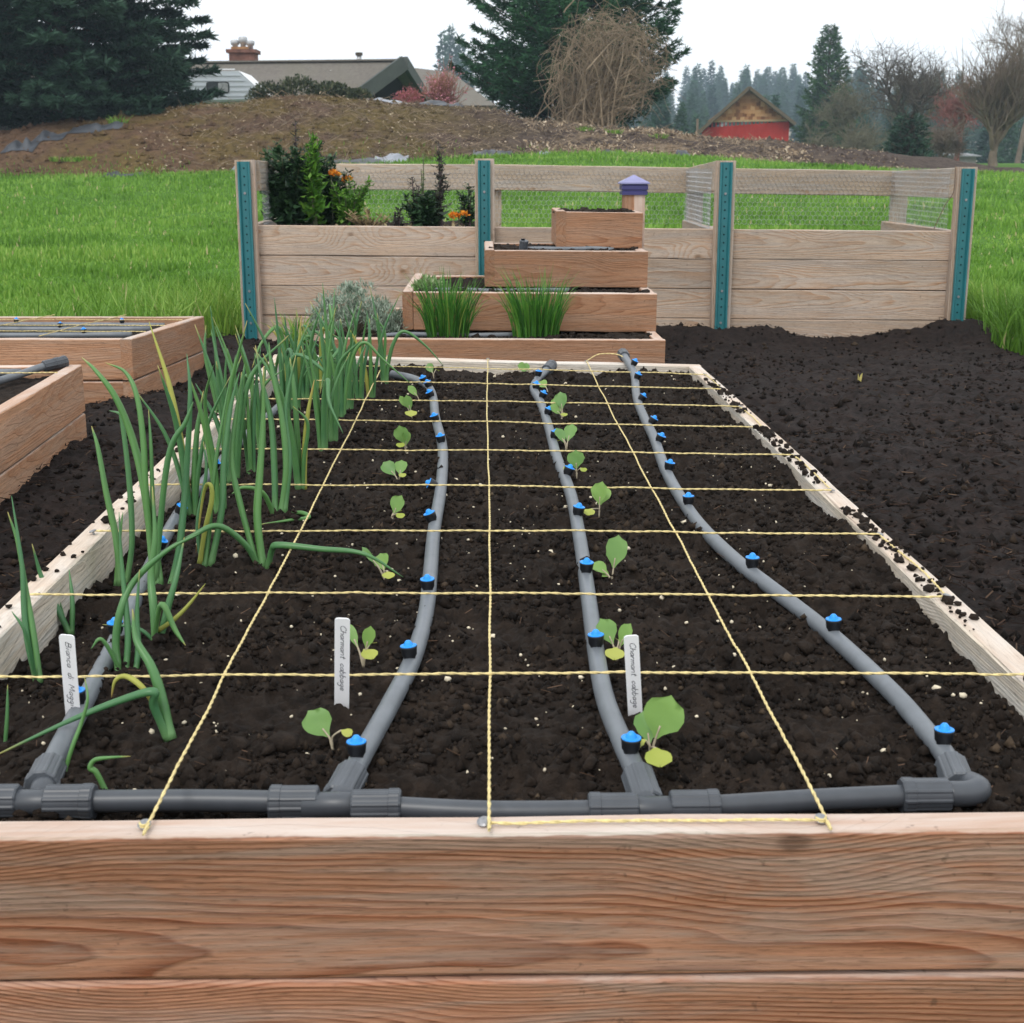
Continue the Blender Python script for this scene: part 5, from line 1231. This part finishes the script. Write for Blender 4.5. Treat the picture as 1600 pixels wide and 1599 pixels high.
# conical cedar beyond the barn
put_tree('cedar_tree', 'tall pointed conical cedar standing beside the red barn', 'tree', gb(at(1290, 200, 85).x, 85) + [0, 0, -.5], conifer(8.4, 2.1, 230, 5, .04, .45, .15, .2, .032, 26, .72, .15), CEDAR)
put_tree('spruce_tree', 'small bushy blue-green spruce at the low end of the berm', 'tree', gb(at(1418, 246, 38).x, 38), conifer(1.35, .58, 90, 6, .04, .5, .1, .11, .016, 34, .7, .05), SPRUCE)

def bare(P0, H, seed, levels=5, nch=(5, 4, 4, 3), r0=.12, spread=.75, upb=.35, wig=.16, l0=.4, fall=.66, sides=(6, 5, 4, 3, 3, 3), droop=0.0):
    g = np.random.default_rng(seed); mb = MB()
    def rec(p, d, L, r, lv):
        m = 5 if lv < 3 else 4 if lv < 5 else 3; C = [p]; dd = d.copy()
        for k in range(m - 1):
            dd = dd + g.normal(0, wig, 3) + np.array([0, 0, upb * .12 - droop * lv * .05]); dd /= np.linalg.norm(dd); C.append(C[-1] + dd * L / (m - 1))
        C = np.array(C); rr = np.linspace(r, r * .55, m)
        mb.tube(C, rr, sides[min(lv, len(sides) - 1)], False)
        if lv >= levels - 1: return
        for k in range(nch[min(lv, len(nch) - 1)]):
            f = g.uniform(.35, 1.0) if lv else g.uniform(.6, 1.0); i = min(int(f * (m - 1)), m - 2); q = C[i] + (C[i + 1] - C[i]) * (f * (m - 1) - i)
            a = g.normal(0, 1, 3); a -= dd * a.dot(dd); a /= np.linalg.norm(a) + 1e-9
            nd = dd * (1 - .4 * spread) + a * spread * g.uniform(.6, 1.2) + np.array([0, 0, upb * .5]); nd /= np.linalg.norm(nd)
            rec(q, nd, L * fall * g.uniform(.7, 1.25), max(r * .52, .009), lv + 1)
    rec(np.zeros(3), np.array([0, 0, 1.0]) + g.normal(0, .05, 3), H * l0, r0, 0)
    V, F, T = mb.out(); V = V + np.array(P0)
    return V, F
def bare_tree(name, label, x, py, Y, Hpx, seed, mat, **k):
    b = gb(at(x, py, Y).x, Y); H = Hpx / 2150 * Y * 1.55
    V, F = bare(b - [0, 0, .1], H, seed, **k)
    return solo(name, V, F, mat, label, 'tree', tuple(b), True)
TW_G = plain('lichen_bark', (.155, .145, .10), .9, .1, .35, 2); TW_B = plain('grey_brown_bark', (.17, .135, .105), .9, .1, .35, 2); TW_R = plain('red_twigs', (.24, .10, .085), .8, .1, .3, 2); TW_D = plain('dark_bark', (.085, .07, .055), .9, .1, .3, 2)
bare_tree('bare_tree', 'gnarled lichen-covered bare tree between cedar and small spruce', 1400, 240, 62, 150, 21, TW_D, levels=6, nch=(7, 5, 4, 4, 3), r0=.16, spread=.9, l0=.34, fall=.70)
bare_tree('bare_tree', 'olive-grey leafless tree crown beside the pointed cedar', 1335, 235, 66, 105, 22, TW_G, levels=6, nch=(7, 5, 4, 4, 3), r0=.14, spread=.95, l0=.36, fall=.70)
bare_tree('bare_tree', 'grey-brown leafless tree behind the small spruce', 1450, 240, 66, 140, 23, TW_G, levels=6, nch=(7, 5, 4, 4, 3), r0=.15, spread=.85, l0=.36, fall=.70)
bare_tree('bare_tree', 'reddish twiggy leafless tree beside the vase-shaped tree', 1495, 240, 58, 120, 24, TW_R, levels=6, nch=(7, 5, 4, 4, 3), r0=.12, spread=.85, l0=.34, fall=.68)
bare_tree('bare_tree', 'vase-shaped leafless tree standing in the open meadow', 1553, 250, 46, 140, 25, TW_B, levels=6, nch=(10, 5, 4, 4, 3), r0=.17, spread=.62, upb=.55, l0=.20, fall=.92, wig=.09)
bare_tree('bare_tree', 'tall thin leafless tree behind the vase-shaped tree', 1590, 245, 75, 185, 26, TW_B, levels=6, nch=(7, 5, 4, 4, 3), r0=.16, spread=.7, l0=.38, fall=.68)
bare_tree('bare_tree', 'leafless grey tree with dense twigs at the meadow edge', 1650, 245, 60, 170, 27, TW_B, levels=6, nch=(7, 5, 4, 4, 3), r0=.16, spread=.8, l0=.36, fall=.68)
bare_tree('bare_shrub', 'low yellowish leafless brush beside the red barn', 1285, 226, 60, 45, 28, TW_G, levels=5, nch=(13, 6, 4, 4), r0=.06, spread=1.0, l0=.22, fall=.85)
bare_tree('bare_shrub', 'low olive brush under the gnarled bare tree', 1350, 238, 57, 62, 29, TW_G, levels=5, nch=(13, 6, 4, 4), r0=.06, spread=1.1, l0=.22, fall=.88)
bare_tree('bare_shrub', 'tangled grey brush between the small spruce and the vase-shaped tree', 1470, 246, 50, 70, 30, TW_B, levels=5, nch=(13, 6, 4, 4), r0=.06, spread=1.0, l0=.22, fall=.88)
# leafless brush in front of the fir: a tangle of arching canes
g = np.random.default_rng(77); b = gb(at(893, 190, 32.0).x, 32.0); mb = MB()
cc = at(948, 100, 32.0); hw_, hh_ = 88 / 2150 * 32, 82 / 2150 * 32
for k in range(560):
    a = g.uniform(0, 6.283); rr = g.uniform(.25, 1) ** .6
    tp = np.array([cc.x + math.cos(a) * hw_ * rr, 32.0 + g.normal(0, .55), cc.z + math.sin(a) * hh_ * rr * .97])
    f0 = b + np.array([g.normal(.25, .35), g.normal(0, .2), 0]) if k % 3 else np.array([cc.x + g.normal(0, hw_ * .5), 32 + g.normal(0, .4), cc.z + g.normal(-.1, hh_ * .5)])
    mid = (f0 + tp) / 2 + np.array([g.normal(0, .28), g.normal(0, .2), abs(g.normal(.18, .25))])
    end = tp + np.array([g.normal(0, .22) + .12 * math.cos(a), g.normal(0, .2), g.normal(-.2, .15)])
    C = crom([f0, mid, tp, end], 5); C += np.cumsum(g.normal(0, .016, C.shape), 0)
    mb.tube(C, np.linspace(g.uniform(.005, .008) if k % 7 else .017, .003, len(C)), 3, False)
V, F, T = mb.out(); solo('leafless_brush', V, F, plain('pale_cane', (.27, .21, .145), .85, .15, .4, 1.5), 'tangled tan leafless brush on the berm before the broad fir', 'shrub', tuple(b), True)
# pink flowering tree by the house
b = gb(at(685, 168, 34).x, 34); V, F = bare(b, 1.55, 41, 5, (9, 5, 4, 3), .05, .6, .5, .12, .24, .9)
pk = thing('flowering_tree', 'small pink flowering tree in front of the house roof', 'tree', tuple(b)); part('branches', V, F, plain('tan_twigs', (.32, .17, .12), .8, .1, .3, 2), pk, True)
idx = g.choice(len(V), 1300); P = V[idx] + g.normal(0, .03, (1300, 3)); hi = P[:, 2] > b[2] + .5; P = P[hi]
vv, ff = blobs(P, g.uniform(.008, .024, len(P)), 5, False); part('blossom', vv, ff, plain('pink_blossom', (.62, .27, .33), .7, .2, .25, 4), pk, kind='stuff')
b = gb(at(640, 166, 33.4).x, 33.4); V, F = bare(b, .95, 42, 5, (9, 5, 4, 3), .04, .8, .4, .12, .22, .9)
pk = thing('flowering_shrub', 'low crimson-pink flowering shrub below the house gable', 'shrub', tuple(b)); part('branches', V, F, plain('rose_twigs', (.34, .13, .11), .8, .1, .3, 2), pk, True)
idx = g.choice(len(V), 900); P = V[idx] + g.normal(0, .03, (900, 3)); vv, ff = blobs(P, g.uniform(.008, .022, 900), 6, False); part('blossom', vv, ff, plain('rose_blossom', (.52, .17, .22), .7, .2, .25, 4), pk, kind='stuff')
# evergreen ground cover on the crest
IVY = tintmat('crest_leaves', [(0, (.022, .034, .018)), (.5, (.055, .072, .036)), (1, (.12, .13, .07))], .5, .3, .15)
for k, (x, y, w, hh, lab) in enumerate(((425, 160, 55, 22, 'low leafy shrub on the crest below the camper'), (468, 158, 60, 30, 'low leafy shrub on the crest before the house roof, tallest of its row'), (520, 158, 46, 22, 'low leafy shrub on the crest beside the roof vent'), (558, 158, 34, 20, 'low leafy shrub on the crest nearest the gable'))):
    c = at(x, y, 31.2); c.z = float(berm_z(c.x, 31.2)); V, F, T = leafcloud(1100, (c.x, 31.2, c.z - .05), (w / 2150 * 31 * .62, .4, hh / 2150 * 31), .075, .05, 90 + k, .4, .45)
    solo('crest_shrub', V, F, IVY, lab, 'shrub', tuple(c), tint=T)

# ------------------------------------------------------------------ house, camper, barn, shed
def quadp(mb, a, b, c, d, th_=0.0):
    """slab with thickness downward"""
    P = [Vector(q) for q in (a, b, c, d)]; n = (P[1] - P[0]).cross(P[3] - P[0]).normalized()
    if n.z < 0: n = -n
    Q = [q - n * th_ for q in P]
    mb.add([tuple(q) for q in P + Q], [np.array([[0, 1, 2, 3], [7, 6, 5, 4], [0, 4, 5, 1], [1, 5, 6, 2], [2, 6, 7, 3], [3, 7, 4, 0]])]); return mb
t = NT('shingle_roof'); tc = t.n('TexCoord').outputs['Object']; sp = t.n('SeparateXYZ', {0: tc})
cou = t.m_('FRACT', t.m_('MULTIPLY', sp.outputs[2], 9.0)); n = t.noise(tc, 9, 5, .7); n2 = t.noise(tc, .6, 3)
c = t.mix(t.rng(n, .3, .7), (.125, .112, .10), (.185, .168, .148)); c = t.mix(t.rng(cou, 0, .16, .35, 0), c, (.12, .105, .09)); c = t.mix(t.rng(n2, .4, .65, 0, .35), c, (.165, .16, .12))
ROOF = t.fin(c, .9, .1, n, .3, .03)
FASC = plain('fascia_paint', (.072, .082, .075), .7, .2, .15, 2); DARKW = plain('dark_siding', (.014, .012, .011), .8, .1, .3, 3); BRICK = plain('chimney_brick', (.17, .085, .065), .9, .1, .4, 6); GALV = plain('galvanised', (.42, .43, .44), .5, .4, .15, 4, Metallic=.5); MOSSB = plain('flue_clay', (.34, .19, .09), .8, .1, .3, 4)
P0 = at(627, 95, 44); A0 = at(60, 92, 49.5); A0.z = P0.z + .25
E1 = at(547, 152, 43.0); E0 = at(-40, 190, 46.5); E0.z = E1.z
E2 = at(672, 156, 48.5); E2.z = E1.z; E3 = Vector((A0.x + 1.5, A0.y + 4.5, E1.z))
hs = thing('house', 'house with broad grey shingle roof and dark open gable behind the berm', 'house', (A0.x * .5 + P0.x * .5, 47, float(gz(-6, 47))))
rf = mpart('roof', quadp(quadp(MB(), A0, P0, E1, E0, .16), P0, A0, E3, E2, .16), ROOF, hs)
def beam(mb, a, b, w, h):
    a = Vector(a); b = Vector(b); d = (b - a).normalized(); s = d.cross(Vector((0, 0, 1))).normalized(); u = s.cross(d)
    V = [a + s * w * i + u * h * j for i, j in ((-.5, -.5), (.5, -.5), (.5, .5), (-.5, .5))]; V += [v + (b - a) for v in V]
    mb.add([tuple(v) for v in V], [np.array([[0, 1, 2, 3], [7, 6, 5, 4], [0, 4, 5, 1], [1, 5, 6, 2], [2, 6, 7, 3], [3, 7, 4, 0]])]); return mb
o_ = Vector((.10, -.06, -.10))
mpart('bargeboard', beam(MB(), P0 + o_ + Vector((0, 0, .04)), E1 + o_, .14, .42), FASC, rf); mpart('bargeboard', beam(MB(), P0 + o_ + Vector((.02, .02, .04)), E2 + o_, .14, .36), FASC, rf)
mpart('ridge_cap', beam(MB(), A0 + Vector((0, 0, .02)), P0 + Vector((0, 0, .02)), .25, .05), ROOF, rf)
# walls, the gable wall set back under the overhang
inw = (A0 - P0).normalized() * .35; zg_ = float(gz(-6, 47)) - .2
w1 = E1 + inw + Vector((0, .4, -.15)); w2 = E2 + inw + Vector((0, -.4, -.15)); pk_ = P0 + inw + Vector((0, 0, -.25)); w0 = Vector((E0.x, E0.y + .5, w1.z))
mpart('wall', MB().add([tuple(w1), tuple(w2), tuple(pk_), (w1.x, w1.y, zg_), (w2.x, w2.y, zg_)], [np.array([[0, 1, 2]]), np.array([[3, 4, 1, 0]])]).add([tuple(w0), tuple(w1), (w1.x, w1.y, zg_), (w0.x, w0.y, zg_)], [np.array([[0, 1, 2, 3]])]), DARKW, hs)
wm = (w1 + w2) / 2; dw = (w2 - w1) * .16; up_ = Vector((0, 0, .9)); on = Vector((.05, -.05, .1))
wd_ = mpart('window', MB().add([tuple(wm - dw + on - up_ * .6), tuple(wm + dw + on - up_ * .6), tuple(wm + dw + on + up_ * .2), tuple(wm - dw + on + up_ * .2)], [np.array([[0, 1, 2, 3]])]), plain('dark_glass', (.05, .06, .07), .1, .5, .1), hs)
# second low roof to the right
R1 = at(628, 104, 57); R2 = at(705, 113, 57); R3 = at(760, 136, 54); R4 = at(640, 165, 52); R5 = at(775, 165, 52)
mb = MB(); mb.add([tuple(v) for v in (R1, R2, R5, R4)], [np.array([[3, 2, 1, 0]])]); R6 = Vector((R5.x + .3, 61, R5.z)); mb.add([tuple(v) for v in (R2, R6, R5)], [np.array([[0, 1, 2]])]); R7 = Vector((R4.x, 61, R4.z)); mb.add([tuple(v) for v in (R1, R2, R6, R7)], [np.array([[0, 1, 2, 3]])])
rf2 = mpart('roof', mb, ROOF, hs)
mpart('wall', MB().box((R4.x + .3, 52.4, zg_), (R5.x - .3, 60.6, R4.z - .05)), plain('beige_siding', (.36, .31, .25), .8), hs)
# chimney and flues
c = at(381, 95, 48.5); mb = MB().box((c.x - .42, 48.1, c.z - .8), (c.x + .42, 48.9, c.z + .22)); mb.box((c.x - .50, 48.02, c.z + .2205), (c.x + .50, 48.98, c.z + .33))
ch = mpart('chimney', mb, BRICK, rf)
for dx, hh, m_ in ((-.27, .30, GALV), (0, .40, GALV), (.24, .28, GALV)):
    V, F = lathe([(.09, c.z + .33), (.09, c.z + .33 + hh * .5), (.14, c.z + .34 + hh * .55), (.15, c.z + .33 + hh), (.10, c.z + .36 + hh)], 12); part('flue_pot', np.array(V) + [c.x + dx, 48.5, 0], F, m_, ch, True)
mpart('flue_base', MB().box((c.x - .36, 48.2, c.z + .331), (c.x + .2, 48.8, c.z + .42)), MOSSB, ch)
for (x, y0, y1, r_, m_, Yq) in ((519, 145, 110, .075, plain('white_vent', (.72, .73, .74), .5), 44.6), (561, 102, 87, .08, GALV, 46.5)):
    a = at(x, y0, Yq); b_ = at(x, y1, Yq); V, F = tube([tuple(a), tuple(b_)], r_, 10); vp = part('vent_pipe', V, F, m_, rf, True)
    if m_ is GALV: V, F = tube([tuple(b_), tuple(b_ + Vector((0, 0, .09)))], .12, 10); part('vent_hood', V, F, TW_D, vp)
# truck camper
Yq = 39.0; CAMP = plain('camper_white', (.60, .66, .70), .35, .5, .05, 2); CAMPN = plain('camper_nose', (.82, .83, .84), .3, .5, .04, 2)
prof = [(250, 112), (372, 111), (416, 151), (411, 158), (250, 163)]
pv = [at(x, y, Yq) for x, y in prof]
zg2 = float(gz(-9, 39)); m = len(pv); D_ = 2.1
cm = thing('camper', 'white ribbed camper body parked behind the berm by the spruce', 'camper', (pv[1].x - .8, Yq + 1, zg2))
V = [(v.x, Yq, v.z) for v in pv] + [(v.x, Yq + D_, v.z) for v in pv]
part('body', V, [np.array([list(range(m))[::-1], list(range(m, 2 * m))]), np.array([[i, (i + 1) % m, m + (i + 1) % m, m + i] for i in range(m)])], CAMP, cm)
n0, n1_ = pv[1], pv[2]; nn = Vector((n1_.z - n0.z, 0, n0.x - n1_.x)).normalized() * -.01
nn = nn if nn.z > 0 else -nn
part('nose_panel', [tuple(n0 + nn), tuple(n1_ + nn), (n1_.x + nn.x, Yq + D_, n1_.z + nn.z), (n0.x + nn.x, Yq + D_, n0.z + nn.z)], [np.array([[0, 1, 2, 3]])], CAMPN, cm)
for q_, y in enumerate((118, 126, 134, 142, 150)):
    z = at(300, y, Yq).z; xr = np.interp(y, [111, 151], [372, 416]); mpart('rib', beam(MB(), (at(250, y, Yq).x, Yq - .006, z), (at(xr - 5, y, Yq).x, Yq - .006, z), .02, .035), CAMP, cm)
mpart('trim_strip', beam(MB(), (pv[0].x, Yq - .012, pv[4].z + .05), (pv[3].x, Yq - .012, pv[3].z + .04), .03, .05), plain('green_trim', (.20, .27, .22), .5), cm)
a = at(322, 128, Yq); b_ = at(359, 146, Yq); c_ = ((a + b_) / 2); hw_, hh_ = abs(b_.x - a.x) / 2, abs(a.z - b_.z) / 2
def rrect(c, hw, hh, r, y):
    P = []
    for sx, sz, a0 in ((1, 1, 0), (-1, 1, 1.5708), (-1, -1, 3.1416), (1, -1, 4.7124)):
        for q in np.linspace(0, 1.5708, 4): P.append((c.x + sx * (hw - r) + r * math.cos(a0 + q), y, c.z + sz * (hh - r) + r * math.sin(a0 + q)))
    return P
wf_ = part('window', rrect(c_, hw_, hh_, .07, Yq - .02) + rrect(c_, hw_, hh_, .07, Yq + .01), [np.array([list(range(16))[::-1]]), np.array([[i, (i + 1) % 16, 16 + (i + 1) % 16, 16 + i] for i in range(16)])], plain('window_rubber', (.03, .035, .035), .5), cm)
for dx, mt in ((-.5, plain('camper_glass', (.07, .08, .085), .12, .5, .3, 6)), (.5, plain('camper_curtain', (.34, .36, .36), .4, .4, .3, 14))):
    part('pane', rrect(c_ + Vector((dx * hw_ * .92, 0, 0)), hw_ * .42, hh_ * .84, .04, Yq - .024), [np.array([list(range(16))[::-1]])], mt, wf_)
mpart('roof_rail', beam(MB(), (pv[0].x, Yq + .1, pv[0].z + .05), (pv[1].x - .1, Yq + .1, pv[1].z + .05), .03, .03), CAMPN, cm)
mpart('lower_body', MB().box((pv[0].x - 1.5, Yq + .1, zg2 + .5), (pv[0].x + .4, Yq + D_ - .1, pv[4].z - .005)), CAMP, cm)
for sx in (-1.2, .2):
    for sy in (.2, D_ - .3): mpart('jack_leg', MB().box((pv[0].x + sx - .04, Yq + sy, zg2 - .1), (pv[0].x + sx + .04, Yq + sy + .08, zg2 + .5)), GALV, cm)
# red barn
Yq = 75.0
ap = at(1168, 136, Yq); el = at(1090, 205, Yq); er = at(1240, 193, Yq); zg3 = float(gz(13, 75)) - .3; zs = at(1168, 190, Yq).z
bn = thing('barn', 'red barn with brown shingled gable beyond the end of the berm', 'barn', (ap.x, Yq + 4, zg3))
wl, wr = at(1097, 200, Yq).x, at(1233, 200, Yq).x; DB = 9.0; SX = DB * ap.x / Yq
def roofz(x): return (el.z + (ap.z - el.z) * (x - el.x) / (ap.x - el.x)) if x < ap.x else (ap.z + (er.z - ap.z) * (x - ap.x) / (er.x - ap.x))
RED = plain('barn_red', (.37, .030, .020), .75, .2, .18, 1.2); GABLE = plain('gable_shingles', (.27, .145, .07), .9, .1, .4, 5)
V = [(wl, Yq, zg3), (wr, Yq, zg3), (wr, Yq, min(zs, roofz(wr) - .05)), (wl, Yq, min(zs, roofz(wl) - .05)), (wl + SX, Yq + DB, zg3), (wr + SX, Yq + DB, zg3), (wr + SX, Yq + DB, min(zs, roofz(wr) - .05)), (wl + SX, Yq + DB, min(zs, roofz(wl) - .05))]
xl2 = el.x + (zs - .05 - el.z) / (ap.z - el.z) * (ap.x - el.x)
part('wall', V, [np.array([[0, 1, 2, 3], [5, 4, 7, 6], [4, 0, 3, 7], [1, 5, 6, 2]])], RED, bn)
for k in range(22):
    x = wl + (wr - wl) * (k + .5) / 22
    if roofz(x) > zg3 + 1: mpart('batten', MB().box((x - .03, Yq - .045, zg3), (x + .03, Yq - .001, min(zs - .02, roofz(x) - .12))), RED, bn)
part('gable', [(max(wl, xl2), Yq - .03, zs), (wr, Yq - .03, min(zs, roofz(wr))), (ap.x, Yq - .03, ap.z - .12)], [np.array([[0, 1, 2]])], GABLE, bn, label='brown shingled gable')
g = np.random.default_rng(9); SHG = mkmesh('shingle', [(-.105, 0, 0), (.105, 0, 0), (.105, 0, .24), (-.105, 0, .24), (-.105, -.03, 0), (.105, -.03, 0), (.105, -.005, .24), (-.105, -.005, .24)], [np.array([[4, 5, 6, 7], [0, 1, 5, 4], [1, 2, 6, 5], [3, 0, 4, 7]])])
SHG.materials.append(None)
t = NT('gable_shingle'); rnd = t.n('ObjectInfo').outputs['Random']; SHG.materials[0] = t.fin(t.ramp(rnd, [(0, (.15, .06, .025)), (.4, (.29, .135, .055)), (.8, (.38, .195, .085)), (1, (.46, .28, .14))]), .9, .1)
z = zs + .05; row = 0
while z < ap.z - .35:
    xa = el.x + (z + .25 - el.z) / (ap.z - el.z) * (ap.x - el.x) + .12; xb = ap.x + (ap.z - z - .25) / (ap.z - er.z) * (er.x - ap.x) - .12
    x = xa + (.13 if row % 2 else 0)
    while x < xb:
        place('shingle', SHG, bn, (x, Yq - .031 - .002 * (row % 2), z + g.uniform(-.025, .025))); x += .218
    z += .18; row += 1
mpart('trim_board', beam(MB(), (max(wl, xl2) + .1, Yq - .08, zs), (wr - .02, Yq - .08, zs + .06), .06, .10), plain('tan_trim', (.34, .24, .13), .8), bn)
rb = mpart('roof', quadp(quadp(MB(), (el.x, Yq - .5, el.z), (ap.x, Yq - .5, ap.z), (ap.x + SX, Yq + DB, ap.z), (el.x + SX, Yq + DB, el.z), .14), (ap.x, Yq - .5, ap.z), (er.x, Yq - .5, er.z), (er.x + SX, Yq + DB, er.z), (ap.x + SX, Yq + DB, ap.z), .14), plain('barn_roof', (.095, .085, .062), .9, .1, .35, 1.5), bn)
mpart('bargeboard', beam(beam(MB(), (el.x, Yq - .53, el.z - .06), (ap.x, Yq - .53, ap.z - .06), .06, .16), (ap.x, Yq - .53, ap.z - .06), (er.x, Yq - .53, er.z - .06), .06, .16), plain('weathered_barge', (.11, .085, .055), .9), rb)
# small grey shed and pole
c = at(1512, 244, 70); zq = float(gz(c.x, 70))
sd_ = thing('shed', 'low grey shed roof glimpsed beside the vase-shaped tree', 'shed', (c.x, 71, zq)); mpart('wall', MB().box((c.x - .5, 70.2, zq - .2), (c.x + .5, 72, c.z)), plain('shed_wall', (.24, .23, .22), .8), sd_); mpart('roof', quadp(MB(), (c.x - .7, 70, c.z + .02), (c.x + .7, 70, c.z + .02), (c.x + .7, 72.2, c.z + .16), (c.x - .7, 72.2, c.z + .16), .06), plain('shed_roof', (.20, .21, .22), .7), sd_)
a = at(1090, 205, 72); b_ = at(1090, 186, 72); V, F = tube([(a.x, 72, float(gz(a.x, 72)) - .2), tuple(b_)], .06, 8); solo('pole', V, F, plain('pole_wood', (.12, .09, .06), .9), 'short wooden pole beside the red barn', 'pole', (a.x, 72, float(gz(a.x, 72))), True)
# timber poles lying by the brush
V, F = prisms([tuple(at(1350, 242, 44)), tuple(at(1372, 241, 44.3))], [tuple(at(1378, 230, 45)), tuple(at(1388, 225, 45.5))], .05, .03, 6); 

# ------------------------------------------------------------------ wooded hill
t = NT('distant_needles'); rnd = t.n('ObjectInfo').outputs['Random']; n = t.noise(t.n('TexCoord').outputs['Object'], 1.2, 3)
HILLF = t.fin(t.mix(t.rng(t.m_('ADD', t.m_('MULTIPLY', rnd, .6), t.m_('MULTIPLY', n, .6)), .2, 1), (.018, .056, .034), (.060, .125, .058)), .8, .1)
HT = []
for k in range(4):
    tm, V, F, T = conifer(11, 1.9 + .3 * k, 90, 300 + k, .06, .25, .3, .6, .12, 9, 1.0, .2)
    v, f, _ = tm.out(); mb = MB(); mb.add(v, f); mb.add(V, F); V, F, T = mb.out(); me = mkmesh('hill_conifer', V, F); me.materials.append(HILLF); HT.append(me)
g = np.random.default_rng(12); cnt = 0
rows = [(120, 24, .50), (170, 40, .6), (230, 46, .75), (290, 58, .9), (350, 62, 1.0), (400, 62, 1.05)]
for Y, n, s0 in rows:
    xa, xb = at(940, 200, Y).x, at(1640, 200, Y).x
    for k in range(n):
        x = xa + (xb - xa) * (k + g.uniform()) / n; y = Y + g.uniform(-25, 25)
        if vn(np.array(x * .05), np.array(y * .05), 8) < -.62: continue
        o = bpy.data.objects.new('hill_conifer', HT[int(g.integers(4))]); COL.objects.link(o)
        s = s0 * g.uniform(.65, 1.15); o.location = (x, y, float(gz(x, y)) - .4); o.scale = (s * g.uniform(.85, 1.2), s, s); o.rotation_euler = (0, 0, g.uniform(0, 6.28))
        o['label'] = 'dark conifer in the hazy wood on the far hill'; o['category'] = 'tree'; o['group'] = 'conifers on the far hill'; cnt += 1
for x, Y, s in ((692, 240, 1.5), (706, 250, 1.6), (720, 245, 1.45), (732, 235, 1.2), (1345, 200, 1.1), (1358, 205, 1.0)):
    p = at(x, 150, Y); o = bpy.data.objects.new('hill_conifer', HT[x % 4]); COL.objects.link(o); o.location = (p.x, Y, float(gz(p.x, Y)) - .4); o.scale = (s * .8, s, s)
    o['label'] = 'dark conifer in the hazy wood on the far hill'; o['category'] = 'tree'; o['group'] = 'conifers on the far hill'

# ------------------------------------------------------------------ haze
HZ = bpy.data.materials.new('haze_air'); HZ.use_nodes = True; nt = HZ.node_tree; nt.nodes.clear()
pv_ = nt.nodes.new('ShaderNodeVolumePrincipled'); pv_.inputs['Color'].default_value = (.66, .83, 1, 1); pv_.inputs['Density'].default_value = .0009
ou = nt.nodes.new('ShaderNodeOutputMaterial'); nt.links.new(pv_.outputs[0], ou.inputs['Volume'])
V, F, _ = MB().box((-660, -8, -3), (660, 660, 48)).out()
solo('haze', V, F, HZ, 'thin pale haze over the whole place', 'haze', kind='stuff')
